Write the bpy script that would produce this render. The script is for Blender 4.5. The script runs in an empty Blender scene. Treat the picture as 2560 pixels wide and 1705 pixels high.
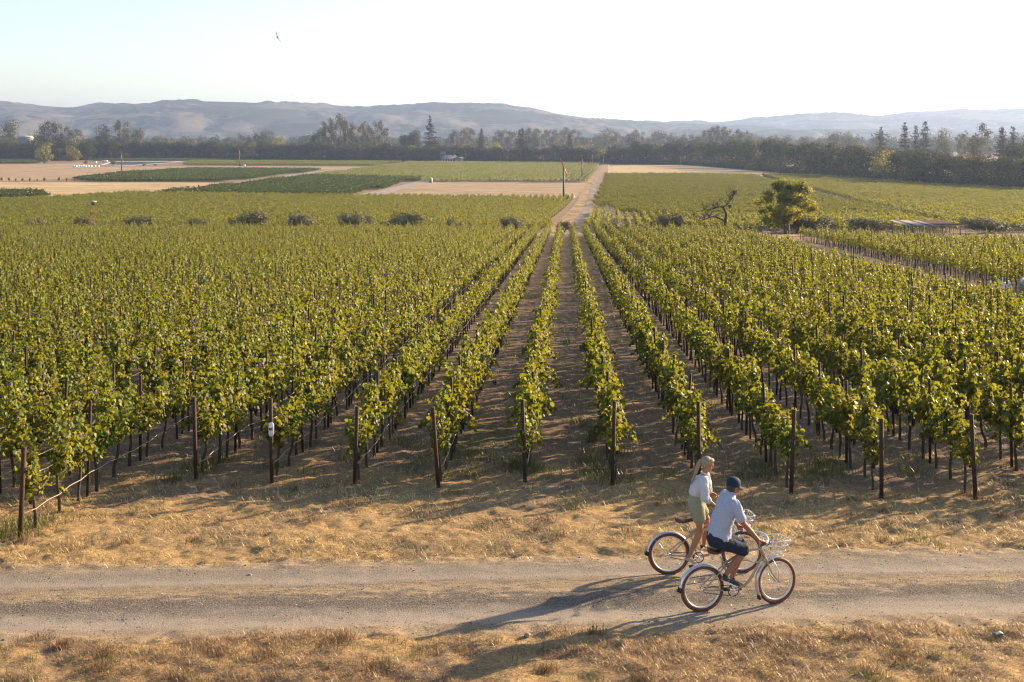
import bpy, math, random
import numpy as np
from mathutils import Vector, Matrix

# ------------------------------------------------------------------ camera, sky, sun, exposure
SC = bpy.context.scene
COL = SC.collection
CAMZ = 20.0          # camera height above the datum; the valley floor lies at 0.3
F = 2900.0           # focal length in units of a 2560 wide frame
CX, HY = 1280.0, 350.0
cam_d = bpy.data.cameras.new('camera')
cam_d.sensor_width = 36.0
cam_d.lens = 36.0 * F / 2560.0
cam_d.shift_y = -(852.5 - HY) / 2560.0
cam_d.clip_start = 0.1
cam_d.clip_end = 40000.0
cam = bpy.data.objects.new('camera', cam_d)
cam.location = (0, 0, CAMZ)
cam.rotation_euler = (math.pi / 2, 0, 0)
COL.objects.link(cam)
SC.camera = cam

SUN_EL, SUN_AZ = math.radians(17.5), math.radians(57.0)      # azimuth clockwise from +Y
world = bpy.data.worlds.new('World')
SC.world = world
world.use_nodes = True
wn = world.node_tree
wn.nodes.clear()
sky = wn.nodes.new('ShaderNodeTexSky')
sky.sky_type = 'NISHITA'
sky.sun_disc = False
sky.sun_elevation = SUN_EL
sky.sun_rotation = SUN_AZ
sky.air_density = 0.9
sky.dust_density = 0.8
sky.ozone_density = 0.2
bg = wn.nodes.new('ShaderNodeBackground')
bg.inputs['Strength'].default_value = 0.080
wo = wn.nodes.new('ShaderNodeOutputWorld')
wn.links.new(sky.outputs[0], bg.inputs[0])
wn.links.new(bg.outputs[0], wo.inputs[0])

sun_d = bpy.data.lights.new('sun', 'SUN')
sun_d.energy = 5.0
sun_d.angle = math.radians(1.0)
sun_d.color = (1.0, 0.74, 0.46)
sun = bpy.data.objects.new('sun', sun_d)
sdir = Vector((math.sin(SUN_AZ) * math.cos(SUN_EL), math.cos(SUN_AZ) * math.cos(SUN_EL), math.sin(SUN_EL)))
sun.rotation_euler = sdir.to_track_quat('Z', 'Y').to_euler()
sun.location = (60, 40, 60)
COL.objects.link(sun)

SC.view_settings.view_transform = 'Standard'
SC.view_settings.look = 'None'
SC.view_settings.gamma = 1.0
SC.view_settings.exposure = 1.70
SC.cycles.use_denoising = True
SC.cycles.denoising_input_passes = 'RGB_ALBEDO_NORMAL'
SC.cycles.denoising_prefilter = 'ACCURATE'
SC.cycles.pixel_filter_type = 'BLACKMAN_HARRIS'
SC.cycles.filter_width = 1.2
SC.cycles.denoiser = 'OPENIMAGEDENOISE'
SC.cycles.max_bounces = 5
SC.cycles.diffuse_bounces = 3
SC.cycles.glossy_bounces = 2
SC.cycles.transmission_bounces = 3
SC.cycles.transparent_max_bounces = 4
SC.cycles.volume_bounces = 0
SC.cycles.sample_clamp_indirect = 4.0

# ------------------------------------------------------------------ ground height and placing
SL = 0.0483
def gz(y):
    """Height of the ground: a gentle slope away from the track, flattening into the valley floor."""
    y = np.asarray(y, float)
    t = np.clip(y - 180.0, 0, 210.0)
    z = 14.07 - SL * np.minimum(y, 180.0) - SL * t + SL * t * t / 420.0
    return z

def depth_of(py):
    """Distance at which a sight line this far under the horizon meets the ground."""
    lo, hi = 5.0, 6000.0
    k = (py - HY) / F
    for _ in range(60):
        m = 0.5 * (lo + hi)
        if (CAMZ - float(gz(m))) / m > k: lo = m
        else: hi = m
    return lo

def gp(px, py):
    d = depth_of(py)
    return ((px - CX) / F * d, d)

def W(px, py, d):
    """World point seen at px,py standing at distance d."""
    return np.array([(px - CX) / F * d, d, CAMZ - (py - HY) / F * d])

# ------------------------------------------------------------------ helpers
def tag(o, label=None, cat=None, group=None, kind=None):
    if label: o['label'] = label
    if cat: o['category'] = cat
    if group: o['group'] = group
    if kind: o['kind'] = kind
    return o

def empty(name, loc, rz=0.0, label=None, cat=None, group=None):
    o = bpy.data.objects.new(name, None)
    o.empty_display_size = 0.2
    o.location = loc
    o.rotation_euler = (0, 0, rz)
    COL.objects.link(o)
    return tag(o, label, cat, group)

def mesh_np(name, V, faces_flat, loop_tot, mats=None, mi=None, smooth=False):
    """Mesh from arrays: V (n,3), flat vertex indices and the loop count of each face."""
    me = bpy.data.meshes.new(name)
    V = np.asarray(V, np.float32)
    faces_flat = np.asarray(faces_flat, np.int32)
    loop_tot = np.asarray(loop_tot, np.int32)
    me.vertices.add(len(V)); me.vertices.foreach_set('co', V.ravel())
    me.loops.add(len(faces_flat)); me.loops.foreach_set('vertex_index', faces_flat)
    me.polygons.add(len(loop_tot))
    st = np.concatenate([[0], np.cumsum(loop_tot)[:-1]]).astype(np.int32)
    me.polygons.foreach_set('loop_start', st)
    me.polygons.foreach_set('loop_total', loop_tot)
    for m in (mats or []): me.materials.append(m)
    if mi is not None: me.polygons.foreach_set('material_index', np.asarray(mi, np.int32))
    if smooth: me.polygons.foreach_set('use_smooth', np.ones(len(loop_tot), bool))
    me.update(calc_edges=True)
    return me

def link(name, me, parent=None, loc=None, rot=None):
    o = bpy.data.objects.new(name, me)
    COL.objects.link(o)
    if parent is not None: o.parent = parent
    if loc is not None: o.location = loc
    if rot is not None: o.rotation_euler = rot
    return o

class MB:
    """Collects tubes, boxes, lathes and loose faces into one mesh."""
    def __init__(s): s.V = []; s.F = []; s.L = []; s.M = []; s.n = 0
    def add(s, V, faces, mi=0):
        V = np.asarray(V, float)
        for f in faces:
            s.F.extend([int(i) + s.n for i in f]); s.L.append(len(f)); s.M.append(mi)
        s.V.append(V); s.n += len(V)
        return s
    def add_np(s, V, FF, mi=0):
        FF = np.asarray(FF)
        s.F.extend((FF + s.n).ravel().tolist()); s.L.extend([FF.shape[1]] * len(FF)); s.M.extend([mi] * len(FF))
        s.V.append(np.asarray(V, float)); s.n += len(V)
        return s
    def tube(s, pts, r, n=8, mi=0, closed=False, cap=True):
        P = [np.asarray(p, float) for p in pts]
        k = len(P)
        R = np.broadcast_to(np.asarray(r, float), (k,))
        prev = None
        V = []
        for i in range(k):
            if closed: t = P[(i + 1) % k] - P[i - 1]
            else: t = P[min(i + 1, k - 1)] - P[max(i - 1, 0)]
            t = t / (np.linalg.norm(t) + 1e-12)
            if prev is None:
                a = np.array([0, 0, 1.0]) if abs(t[2]) < 0.9 else np.array([1.0, 0, 0])
                u = np.cross(t, a)
            else:
                u = prev - t * np.dot(prev, t)
            u /= np.linalg.norm(u) + 1e-12
            prev = u
            w = np.cross(t, u)
            for j in range(n):
                an = 2 * math.pi * j / n
                V.append(P[i] + R[i] * (math.cos(an) * u + math.sin(an) * w))
        F = []
        for i in range(k if closed else k - 1):
            i2 = (i + 1) % k
            for j in range(n):
                j2 = (j + 1) % n
                F.append((i * n + j, i * n + j2, i2 * n + j2, i2 * n + j))
        if cap and not closed:
            F.append(tuple(reversed(range(n))))
            F.append(tuple((k - 1) * n + j for j in range(n)))
        return s.add(V, F, mi)
    def box(s, lo, hi, mi=0, rz=0.0, at=(0, 0, 0)):
        x0, y0, z0 = lo; x1, y1, z1 = hi
        V = np.array([(x0, y0, z0), (x1, y0, z0), (x1, y1, z0), (x0, y1, z0), (x0, y0, z1), (x1, y0, z1), (x1, y1, z1), (x0, y1, z1)], float)
        if rz:
            c, sn = math.cos(rz), math.sin(rz)
            V = np.stack([V[:, 0] * c - V[:, 1] * sn, V[:, 0] * sn + V[:, 1] * c, V[:, 2]], 1)
        V = V + np.asarray(at, float)
        return s.add(V, [(0, 3, 2, 1), (4, 5, 6, 7), (0, 1, 5, 4), (1, 2, 6, 5), (2, 3, 7, 6), (3, 0, 4, 7)], mi)
    def lathe(s, prof, n=16, at=(0, 0, 0), mi=0):
        V = []; F = []
        for (r, z) in prof:
            for j in range(n):
                a = 2 * math.pi * j / n
                V.append((at[0] + r * math.cos(a), at[1] + r * math.sin(a), at[2] + z))
        k = len(prof)
        for i in range(k - 1):
            for j in range(n):
                j2 = (j + 1) % n
                F.append((i * n + j, i * n + j2, (i + 1) * n + j2, (i + 1) * n + j))
        F.append(tuple(reversed(range(n)))); F.append(tuple((k - 1) * n + j for j in range(n)))
        return s.add(V, F, mi)
    def ball(s, c, r, nu=10, nv=7, mi=0, jitter=0.0, rng=None):
        r = np.broadcast_to(np.asarray(r, float), (3,))
        V = [(0, 0, 1)]
        for i in range(1, nv):
            th = math.pi * i / nv
            for j in range(nu):
                ph = 2 * math.pi * j / nu
                V.append((math.sin(th) * math.cos(ph), math.sin(th) * math.sin(ph), math.cos(th)))
        V.append((0, 0, -1))
        V = np.array(V)
        if jitter: V = V * (1 + jitter * rng.standard_normal((len(V), 1)))
        V = V * r + np.asarray(c, float)
        F = [(0, 1 + j, 1 + (j + 1) % nu) for j in range(nu)]
        for i in range(nv - 2):
            for j in range(nu):
                a = 1 + i * nu + j; b = 1 + i * nu + (j + 1) % nu
                F.append((a, a + nu, b + nu, b))
        e = len(V) - 1
        F += [(e, e - nu + (j + 1) % nu, e - nu + j) for j in range(nu)]
        return s.add(V, F, mi)
    def mesh(s, name, mats, smooth=False):
        if not isinstance(mats, (list, tuple)): mats = [mats]
        return mesh_np(name, np.concatenate(s.V), s.F, s.L, mats, s.M, smooth)
    def build(s, name, mats, parent=None, smooth=False, loc=None, rot=None):
        return link(name, s.mesh(name, mats, smooth), parent, loc, rot)

def smooth_path(pts, m=6, closed=False):
    """Catmull-Rom through points."""
    P = [np.asarray(p, float) for p in pts]
    k = len(P); out = []
    rngs = range(k) if closed else range(k - 1)
    for i in rngs:
        p1, p2 = P[i], P[(i + 1) % k]
        p0 = P[i - 1] if (closed or i > 0) else 2 * p1 - p2
        p3 = P[(i + 2) % k] if (closed or i + 2 < k) else 2 * p2 - p1
        for q in range(m):
            t = q / m
            out.append(0.5 * ((2 * p1) + (p2 - p0) * t + (2 * p0 - 5 * p1 + 4 * p2 - p3) * t * t + (3 * p1 - p0 - 3 * p2 + p3) * t ** 3))
    if not closed: out.append(P[-1])
    return out

# value noise (vectorised, periodic hash)
def _hash(ix, iy, seed):
    h = (ix.astype(np.int64) * 374761393 + iy.astype(np.int64) * 668265263 + seed * 1442695041) & 0x7fffffff
    h = ((h ^ (h >> 13)) * 1274126177) & 0x7fffffff
    return ((h ^ (h >> 16)) & 0xffff) / 65535.0
def vnoise(x, y, seed=0):
    ix = np.floor(x); iy = np.floor(y)
    fx = x - ix; fy = y - iy
    fx = fx * fx * (3 - 2 * fx); fy = fy * fy * (3 - 2 * fy)
    a = _hash(ix, iy, seed); b = _hash(ix + 1, iy, seed); c = _hash(ix, iy + 1, seed); d = _hash(ix + 1, iy + 1, seed)
    return (a * (1 - fx) + b * fx) * (1 - fy) + (c * (1 - fx) + d * fx) * fy
def fbm(x, y, seed=0, oct=4, gain=0.5):
    s = 0; a = 1.0; t = 0
    for o in range(oct):
        s = s + a * vnoise(x * 2 ** o, y * 2 ** o, seed + o * 17); t += a; a *= gain
    return s / t

# ------------------------------------------------------------------ materials
def mat(name):
    m = bpy.data.materials.new(name); m.use_nodes = True
    nt = m.node_tree; nt.nodes.clear()
    out = nt.nodes.new('ShaderNodeOutputMaterial')
    return m, nt, out
def N(nt, t, **kw):
    n = nt.nodes.new(t)
    for k, v in kw.items():
        if k in n.inputs: n.inputs[k].default_value = v
        else: setattr(n, k, v)
    return n
def ramp(nt, src, stops, interp='LINEAR'):
    r = nt.nodes.new('ShaderNodeValToRGB')
    r.color_ramp.interpolation = interp
    e = r.color_ramp.elements
    while len(e) < len(stops): e.new(0.5)
    for q, (p, c) in enumerate(stops):
        e[q].position = p; e[q].color = (*c, 1)
    nt.links.new(src, r.inputs[0])
    return r.outputs[0]
def mixc(nt, fac, a, b, mode='MIX'):
    m = nt.nodes.new('ShaderNodeMix'); m.data_type = 'RGBA'; m.blend_type = mode
    for sock, v in ((m.inputs[0], fac), (m.inputs[6], a), (m.inputs[7], b)):
        if hasattr(v, 'links'): nt.links.new(v, sock)
        elif isinstance(v, (int, float)): sock.default_value = v
        else: sock.default_value = (*v, 1)
    return m.outputs[2]
def noise(nt, scale, detail=4, rough=0.6, vec=None, dist=0.0):
    n = nt.nodes.new('ShaderNodeTexNoise')
    n.inputs['Scale'].default_value = scale; n.inputs['Detail'].default_value = detail; n.inputs['Roughness'].default_value = rough
    n.inputs['Distortion'].default_value = dist
    if vec is not None: nt.links.new(vec, n.inputs['Vector'])
    return n.outputs['Fac']
def math_n(nt, op, a, b=None):
    m = nt.nodes.new('ShaderNodeMath'); m.operation = op
    for i, v in enumerate((a, b)):
        if v is None: continue
        if hasattr(v, 'links'): nt.links.new(v, m.inputs[i])
        else: m.inputs[i].default_value = v
    return m.outputs[0]
def mapping(nt, scale=(1, 1, 1), coord='Object'):
    tc = nt.nodes.new('ShaderNodeTexCoord'); mp = nt.nodes.new('ShaderNodeMapping')
    mp.inputs['Scale'].default_value = scale
    nt.links.new(tc.outputs[coord], mp.inputs['Vector'])
    return mp.outputs[0]

def plain(name, col, rough=0.6, metal=0.0, spec=0.5, var=0.15, nscale=30.0, bump=0.0):
    """Paint, metal, cloth, skin: one colour with a fine procedural mottle."""
    m, nt, out = mat(name)
    b = N(nt, 'ShaderNodeBsdfPrincipled', Roughness=rough, Metallic=metal)
    b.inputs['Specular IOR Level'].default_value = spec
    f = noise(nt, nscale, 4, 0.6, mapping(nt))
    lo = tuple(c * (1 - var) for c in col); hi = tuple(min(1, c * (1 + var)) for c in col)
    nt.links.new(ramp(nt, f, [(0.3, lo), (0.7, hi)]), b.inputs['Base Color'])
    if bump:
        bn = N(nt, 'ShaderNodeBump', Strength=bump, Distance=0.02)
        nt.links.new(f, bn.inputs['Height']); nt.links.new(bn.outputs[0], b.inputs['Normal'])
    nt.links.new(b.outputs[0], out.inputs[0])
    return m

def leaf_mat(name, stops, trans=0.35, tcol=(0.30, 0.34, 0.03), rough=0.42, spec=0.5, big=None, ttint=0.6):
    m, nt, out = mat(name)
    g = nt.nodes.new('ShaderNodeNewGeometry')
    c = ramp(nt, g.outputs['Random Per Island'], stops)
    oi = nt.nodes.new('ShaderNodeObjectInfo')
    hv = nt.nodes.new('ShaderNodeHueSaturation')
    nt.links.new(math_n(nt, 'ADD', math_n(nt, 'MULTIPLY', oi.outputs['Random'], 0.05), 0.472), hv.inputs['Hue'])
    nt.links.new(math_n(nt, 'ADD', math_n(nt, 'MULTIPLY', oi.outputs['Random'], 0.45), 0.78), hv.inputs['Value'])
    nt.links.new(c, hv.inputs['Color'])
    c = hv.outputs[0]
    b = N(nt, 'ShaderNodeBsdfPrincipled', Roughness=rough)
    b.inputs['Specular IOR Level'].default_value = spec
    nt.links.new(c, b.inputs['Base Color'])
    t = nt.nodes.new('ShaderNodeBsdfTranslucent')
    nt.links.new(mixc(nt, ttint, c, tcol), t.inputs['Color'])
    mx = nt.nodes.new('ShaderNodeMixShader'); mx.inputs[0].default_value = trans
    nt.links.new(b.outputs[0], mx.inputs[1]); nt.links.new(t.outputs[0], mx.inputs[2])
    nt.links.new(mx.outputs[0], out.inputs[0])
    return m

M = {}
M['vine_leaf'] = leaf_mat('vine_leaf', [(0.0, (0.018, 0.035, 0.007)), (0.38, (0.048, 0.078, 0.010)), (0.76, (0.12, 0.15, 0.016)), (0.94, (0.22, 0.21, 0.03)), (1.0, (0.27, 0.16, 0.025))], 0.38, (0.50, 0.47, 0.025), rough=0.5, spec=0.32)
M['vine_far'] = leaf_mat('vine_far', [(0.0, (0.018, 0.035, 0.007)), (0.42, (0.050, 0.078, 0.010)), (0.8, (0.12, 0.146, 0.017)), (1.0, (0.22, 0.20, 0.03))], 0.36, (0.49, 0.46, 0.025), rough=0.55, spec=0.25)
M['vine_dark'] = leaf_mat('vine_dark', [(0.0, (0.022, 0.042, 0.009)), (0.5, (0.055, 0.085, 0.014)), (1.0, (0.12, 0.14, 0.025))], 0.28, (0.16, 0.22, 0.03), spec=0.25)
M['vine_pale'] = leaf_mat('vine_pale', [(0.0, (0.07, 0.085, 0.016)), (0.5, (0.14, 0.15, 0.028)), (1.0, (0.22, 0.2, 0.035))], 0.36)
M['oak_leaf'] = leaf_mat('oak_leaf', [(0.0, (0.025, 0.036, 0.010)), (0.5, (0.045, 0.056, 0.014)), (0.85, (0.08, 0.08, 0.018)), (1.0, (0.13, 0.095, 0.022))], 0.14, (0.16, 0.16, 0.03), 0.8, 0.08)
M['yellow_oak_leaf'] = leaf_mat('yellow_oak_leaf', [(0.0, (0.05, 0.075, 0.012)), (0.5, (0.11, 0.135, 0.018)), (0.85, (0.19, 0.18, 0.022)), (1.0, (0.28, 0.18, 0.02))], 0.50, (0.35, 0.27, 0.03), 0.5, 0.35)
M['lone_oak_leaf'] = leaf_mat('lone_oak_leaf', [(0.0, (0.07, 0.10, 0.014)), (0.5, (0.14, 0.165, 0.02)), (0.85, (0.22, 0.20, 0.025)), (1.0, (0.30, 0.20, 0.022))], 0.55, (0.5, 0.46, 0.03), 0.6, 0.2)
M['euc_leaf'] = leaf_mat('euc_leaf', [(0.0, (0.045, 0.05, 0.028)), (0.5, (0.085, 0.085, 0.045)), (1.0, (0.14, 0.115, 0.055))], 0.2, (0.2, 0.18, 0.06), 0.7, 0.12)
M['conifer_leaf'] = leaf_mat('conifer_leaf', [(0.0, (0.022, 0.028, 0.014)), (0.6, (0.045, 0.048, 0.022)), (1.0, (0.075, 0.06, 0.026))], 0.08, (0.08, 0.08, 0.02), 0.8, 0.08)
M['rust_conifer_leaf'] = leaf_mat('rust_conifer_leaf', [(0.0, (0.045, 0.036, 0.016)), (0.6, (0.08, 0.055, 0.022)), (1.0, (0.12, 0.07, 0.026))], 0.1, (0.12, 0.08, 0.02), 0.7, 0.2)
M['olive_leaf'] = leaf_mat('olive_leaf', [(0.0, (0.085, 0.085, 0.032)), (0.6, (0.16, 0.15, 0.06)), (1.0, (0.24, 0.21, 0.085))], 0.15, (0.14, 0.13, 0.05), 0.6, 0.3)
M['young_leaf'] = leaf_mat('young_leaf', [(0.0, (0.10, 0.09, 0.015)), (0.6, (0.22, 0.14, 0.02)), (1.0, (0.30, 0.12, 0.02))], 0.25, (0.35, 0.2, 0.03))
M['straw'] = leaf_mat('straw', [(0.0, (0.16, 0.10, 0.045)), (0.35, (0.32, 0.215, 0.095)), (0.8, (0.50, 0.365, 0.175)), (1.0, (0.62, 0.49, 0.26))], 0.25, (0.6, 0.4, 0.12), 0.45, 0.45, ttint=0.3)
M['litter'] = leaf_mat('litter', [(0.0, (0.12, 0.075, 0.035)), (0.35, (0.29, 0.19, 0.08)), (0.8, (0.52, 0.37, 0.165)), (1.0, (0.68, 0.53, 0.28))], 0.12, (0.5, 0.35, 0.12), 0.45, 0.45, ttint=0.3)
M['brown_weed'] = leaf_mat('brown_weed', [(0.0, (0.10, 0.065, 0.034)), (0.5, (0.22, 0.15, 0.075)), (1.0, (0.38, 0.28, 0.14))], 0.2, (0.4, 0.24, 0.08), 0.6, 0.15, ttint=0.3)
M['weed'] = leaf_mat('weed', [(0.0, (0.04, 0.06, 0.014)), (0.6, (0.09, 0.12, 0.025)), (1.0, (0.22, 0.19, 0.05))], 0.3, (0.2, 0.24, 0.04))
M['bark'] = plain('bark', (0.06, 0.042, 0.03), 0.9, var=0.5, nscale=40, bump=0.6)
M['tree_bark'] = plain('tree_bark', (0.10, 0.08, 0.062), 0.9, var=0.4, nscale=3, bump=0.4)
M['dead_bark'] = plain('dead_bark', (0.045, 0.035, 0.028), 0.9, var=0.4, nscale=5, bump=0.4)
M['pale_bark'] = plain('pale_bark', (0.34, 0.27, 0.21), 0.85, var=0.3, nscale=1.5)
M['rust'] = plain('rust', (0.042, 0.017, 0.010), 0.85, var=0.45, nscale=25)
M['wire'] = plain('wire', (0.62, 0.55, 0.45), 0.35, 0.9)
M['hose'] = plain('hose', (0.34, 0.28, 0.22), 0.55)
M['grape'] = plain('grape', (0.012, 0.010, 0.022), 0.5, var=0.4)
M['white_paint'] = plain('white_paint', (0.78, 0.78, 0.76), 0.45, var=0.06, nscale=8)
M['white_metal'] = plain('white_metal', (0.66, 0.67, 0.70), 0.3, 0.35, var=0.04)
M['fender_metal'] = plain('fender_metal', (0.60, 0.62, 0.66), 0.28, 0.75, var=0.05)
M['chrome'] = plain('chrome', (0.72, 0.72, 0.74), 0.22, 0.95, var=0.05)
M['champagne'] = plain('champagne', (0.44, 0.35, 0.25), 0.32, 0.55, var=0.05)
M['tyre'] = plain('tyre', (0.155, 0.045, 0.018), 0.7, var=0.2)
M['rim'] = plain('rim', (0.76, 0.72, 0.66), 0.3, 0.35, var=0.05)
M['black'] = plain('black', (0.012, 0.012, 0.013), 0.5)
M['brown_leather'] = plain('brown_leather', (0.13, 0.045, 0.02), 0.5, var=0.2)
M['reflector'] = plain('reflector', (0.75, 0.72, 0.66), 0.2, 0.0, 0.8)
M['skin'] = plain('skin', (0.29, 0.125, 0.068), 0.55, var=0.08, nscale=12)
M['skin_pale'] = plain('skin_pale', (0.34, 0.155, 0.09), 0.55, var=0.08, nscale=12)
M['blue_shirt'] = plain('blue_shirt', (0.36, 0.39, 0.50), 0.85, spec=0.2, var=0.12, nscale=45, bump=0.25)
M['white_blouse'] = plain('white_blouse', (0.50, 0.49, 0.52), 0.85, spec=0.2, var=0.06, nscale=14, bump=0.4)
M['navy_shorts'] = plain('navy_shorts', (0.022, 0.030, 0.055), 0.9, spec=0.2, var=0.25, nscale=30, bump=0.3)
M['sage_shorts'] = plain('sage_shorts', (0.27, 0.265, 0.185), 0.9, spec=0.2, var=0.08, nscale=30, bump=0.3)
M['navy_cap'] = plain('navy_cap', (0.010, 0.026, 0.055), 0.8, spec=0.3, var=0.2, nscale=40)
M['grey_hair'] = plain('grey_hair', (0.27, 0.21, 0.14), 0.5, var=0.4, nscale=70)
M['dark_hair'] = plain('dark_hair', (0.035, 0.028, 0.024), 0.6, var=0.4, nscale=70)
M['shoe_canvas'] = plain('shoe_canvas', (0.032, 0.036, 0.045), 0.85)
M['tan_shoe'] = plain('tan_shoe', (0.48, 0.32, 0.23), 0.6)
M['green_paint'] = plain('green_paint', (0.045, 0.085, 0.05), 0.6, var=0.2, nscale=3)
M['orange_paint'] = plain('orange_paint', (0.33, 0.07, 0.03), 0.6, var=0.2, nscale=3)
M['teal'] = plain('teal', (0.02, 0.26, 0.24), 0.5, var=0.1, nscale=4)
M['grey_wood'] = plain('grey_wood', (0.22, 0.19, 0.16), 0.85, var=0.25, nscale=6)
M['red_wood'] = plain('red_wood', (0.16, 0.075, 0.045), 0.85, var=0.25, nscale=8)
M['rust_roof'] = plain('rust_roof', (0.115, 0.058, 0.045), 0.75, var=0.25, nscale=4)
M['galv_roof'] = plain('galv_roof', (0.36, 0.345, 0.335), 0.75, 0.0, var=0.12, nscale=3)
M['grey_roof'] = plain('grey_roof', (0.13, 0.125, 0.13), 0.8, var=0.2, nscale=2)
M['glass_dark'] = plain('glass_dark', (0.03, 0.035, 0.04), 0.1, var=0.1)
M['stone'] = plain('stone', (0.30, 0.265, 0.225), 0.9, var=0.4, nscale=15)
M['gravel'] = leaf_mat('gravel', [(0.0, (0.07, 0.062, 0.056)), (0.5, (0.19, 0.165, 0.145)), (0.9, (0.33, 0.29, 0.25)), (1.0, (0.5, 0.46, 0.42))], 0.0, rough=0.85, spec=0.2)
M['feather'] = plain('feather', (0.018, 0.016, 0.016), 0.7)

# ------------------------------------------------------------------ ground, tracks, fields
def track_v(x, y): return y - 17.4 - 0.055 * x
def H(x, y):
    x = np.asarray(x, float); y = np.asarray(y, float)
    v = track_v(x, y)
    a = np.clip((70 - y) / 45.0, 0, 1) * np.clip((y + 40) / 30, 0, 1)
    road = np.clip(1 - (np.abs(v) - 1.2) / 0.5, 0, 1)
    b = (fbm(x * 0.9, y * 0.9, 3, 3) - 0.5) * 0.16 + (fbm(x * 3.6, y * 4.2, 9, 4, .6) - 0.5) * 0.13
    rut = -0.035 * np.exp(-((v - 0.85) / 0.32) ** 2) - 0.035 * np.exp(-((v + 0.95) / 0.36) ** 2) + 0.02 * np.exp(-(v / 0.5) ** 2)
    near = 0.05 * np.clip((-v - 1.5) / 0.6, 0, 1)
    return gz(y) + a * (b * (1 - 0.80 * road) + road * rut + near)

def lines(fine0, fine1, step, end0, end1, g=1.09):
    L = list(np.arange(fine0, fine1 + 1e-6, step))
    s = step; v = L[-1]
    while v < end1:
        s *= g; v += s; L.append(v)
    s = step; v = L[0]; pre = []
    while v > end0:
        s *= g; v -= s; pre.append(v)
    return np.array(pre[::-1] + L)
def grid_mesh(name, xs, ys, zf, mats, keep=None):
    X, Y = np.meshgrid(xs, ys)
    Z = zf(X, Y)
    V = np.stack([X, Y, Z], -1).reshape(-1, 3)
    nx, ny = len(xs), len(ys)
    i, j = np.meshgrid(np.arange(nx - 1), np.arange(ny - 1))
    a = (j * nx + i).ravel()
    Fc = np.stack([a, a + 1, a + nx + 1, a + nx], 1)
    return mesh_np(name, V, Fc.ravel(), np.full(len(Fc), 4), mats, None, True)

xs = lines(-11.5, 11.5, 0.055, -8000, 8000)
ys_a = lines(12.5, 25.0, 0.055, -200, 176.0, 1.035)
ys_a = ys_a[ys_a < 176]
ys_b = np.arange(176, 400, 4.0)
ys_c = lines(400, 410, 5, 500, 7600, 1.12); ys_c = ys_c[ys_c >= 400]
ys = np.concatenate([ys_a, ys_b, ys_c])

# soil: straw litter, bare earth and a few green patches
m, nt, out = mat('soil')
b = N(nt, 'ShaderNodeBsdfPrincipled', Roughness=0.95); b.inputs['Specular IOR Level'].default_value = 0.15
co = mapping(nt)
n1 = noise(nt, 0.55, 6, 0.65, co); n2 = noise(nt, 5.0, 6, 0.7, co); n3 = noise(nt, 34.0, 5, 0.75, mapping(nt, (0.45, 1, 1)), 0.6)
straw = ramp(nt, n3, [(0.28, (0.13, 0.08, 0.040)), (0.5, (0.36, 0.24, 0.11)), (0.72, (0.57, 0.42, 0.21))])
earth = ramp(nt, n3, [(0.3, (0.105, 0.074, 0.05)), (0.7, (0.30, 0.22, 0.155))])
sep = nt.nodes.new('ShaderNodeSeparateXYZ'); nt.links.new(co, sep.inputs[0])
infield = nt.nodes.new('ShaderNodeMapRange'); infield.inputs[1].default_value = 21.5; infield.inputs[2].default_value = 27.0
nt.links.new(sep.outputs[1], infield.inputs[0])
f_e = math_n(nt, 'ADD', math_n(nt, 'MULTIPLY', infield.outputs[0], 0.16), math_n(nt, 'ADD', math_n(nt, 'MULTIPLY', n1, 0.7), math_n(nt, 'MULTIPLY', n2, 0.32)))
fe = ramp(nt, f_e, [(0.50, (0, 0, 0)), (0.66, (1, 1, 1))])
c = mixc(nt, fe, straw, earth)
n4 = noise(nt, 0.35, 5, 0.6, mapping(nt, (1, 0.45, 1)))
gfac = math_n(nt, 'MULTIPLY', ramp(nt, n4, [(0.55, (0, 0, 0)), (0.68, (1, 1, 1))]), math_n(nt, 'MULTIPLY', infield.outputs[0], 0.55))
c = mixc(nt, gfac, c, (0.085, 0.10, 0.028))
nt.links.new(c, b.inputs['Base Color'])
bn = N(nt, 'ShaderNodeBump', Strength=0.9, Distance=0.035); nt.links.new(n3, bn.inputs['Height'])
bn2 = N(nt, 'ShaderNodeBump', Strength=0.6, Distance=0.08); nt.links.new(n2, bn2.inputs['Height']); nt.links.new(bn.outputs[0], bn2.inputs['Normal'])
nt.links.new(bn2.outputs[0], b.inputs['Normal'])
nt.links.new(b.outputs[0], out.inputs[0])
M['soil'] = m
ground = link('ground', grid_mesh('ground', xs, ys, H, [m]))
tag(ground, 'dry straw covered soil of the hillside and the valley floor', None, None, 'structure')

# the gravel track in front: two pale wheel ruts, darker gravel and straw between and beside them
m, nt, out = mat('gravel_track')
b = N(nt, 'ShaderNodeBsdfPrincipled', Roughness=0.95); b.inputs['Specular IOR Level'].default_value = 0.2
co = mapping(nt)
sep = nt.nodes.new('ShaderNodeSeparateXYZ'); nt.links.new(co, sep.inputs[0])
v = math_n(nt, 'SUBTRACT', math_n(nt, 'SUBTRACT', sep.outputs[1], 17.4), math_n(nt, 'MULTIPLY', sep.outputs[0], 0.055))
nA = noise(nt, 1.3, 5, 0.65, mapping(nt, (0.35, 1, 1))); nB = noise(nt, 38, 4, 0.8, co); nC = noise(nt, 7, 5, 0.7, mapping(nt, (0.4, 1, 1)))
vw = math_n(nt, 'ADD', v, math_n(nt, 'MULTIPLY', math_n(nt, 'SUBTRACT', nA, 0.5), 1.0))
v01 = math_n(nt, 'ADD', math_n(nt, 'MULTIPLY', vw, 0.25), 0.5)
dust = ramp(nt, nB, [(0.3, (0.185, 0.157, 0.13)), (0.7, (0.37, 0.318, 0.265))])
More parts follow.
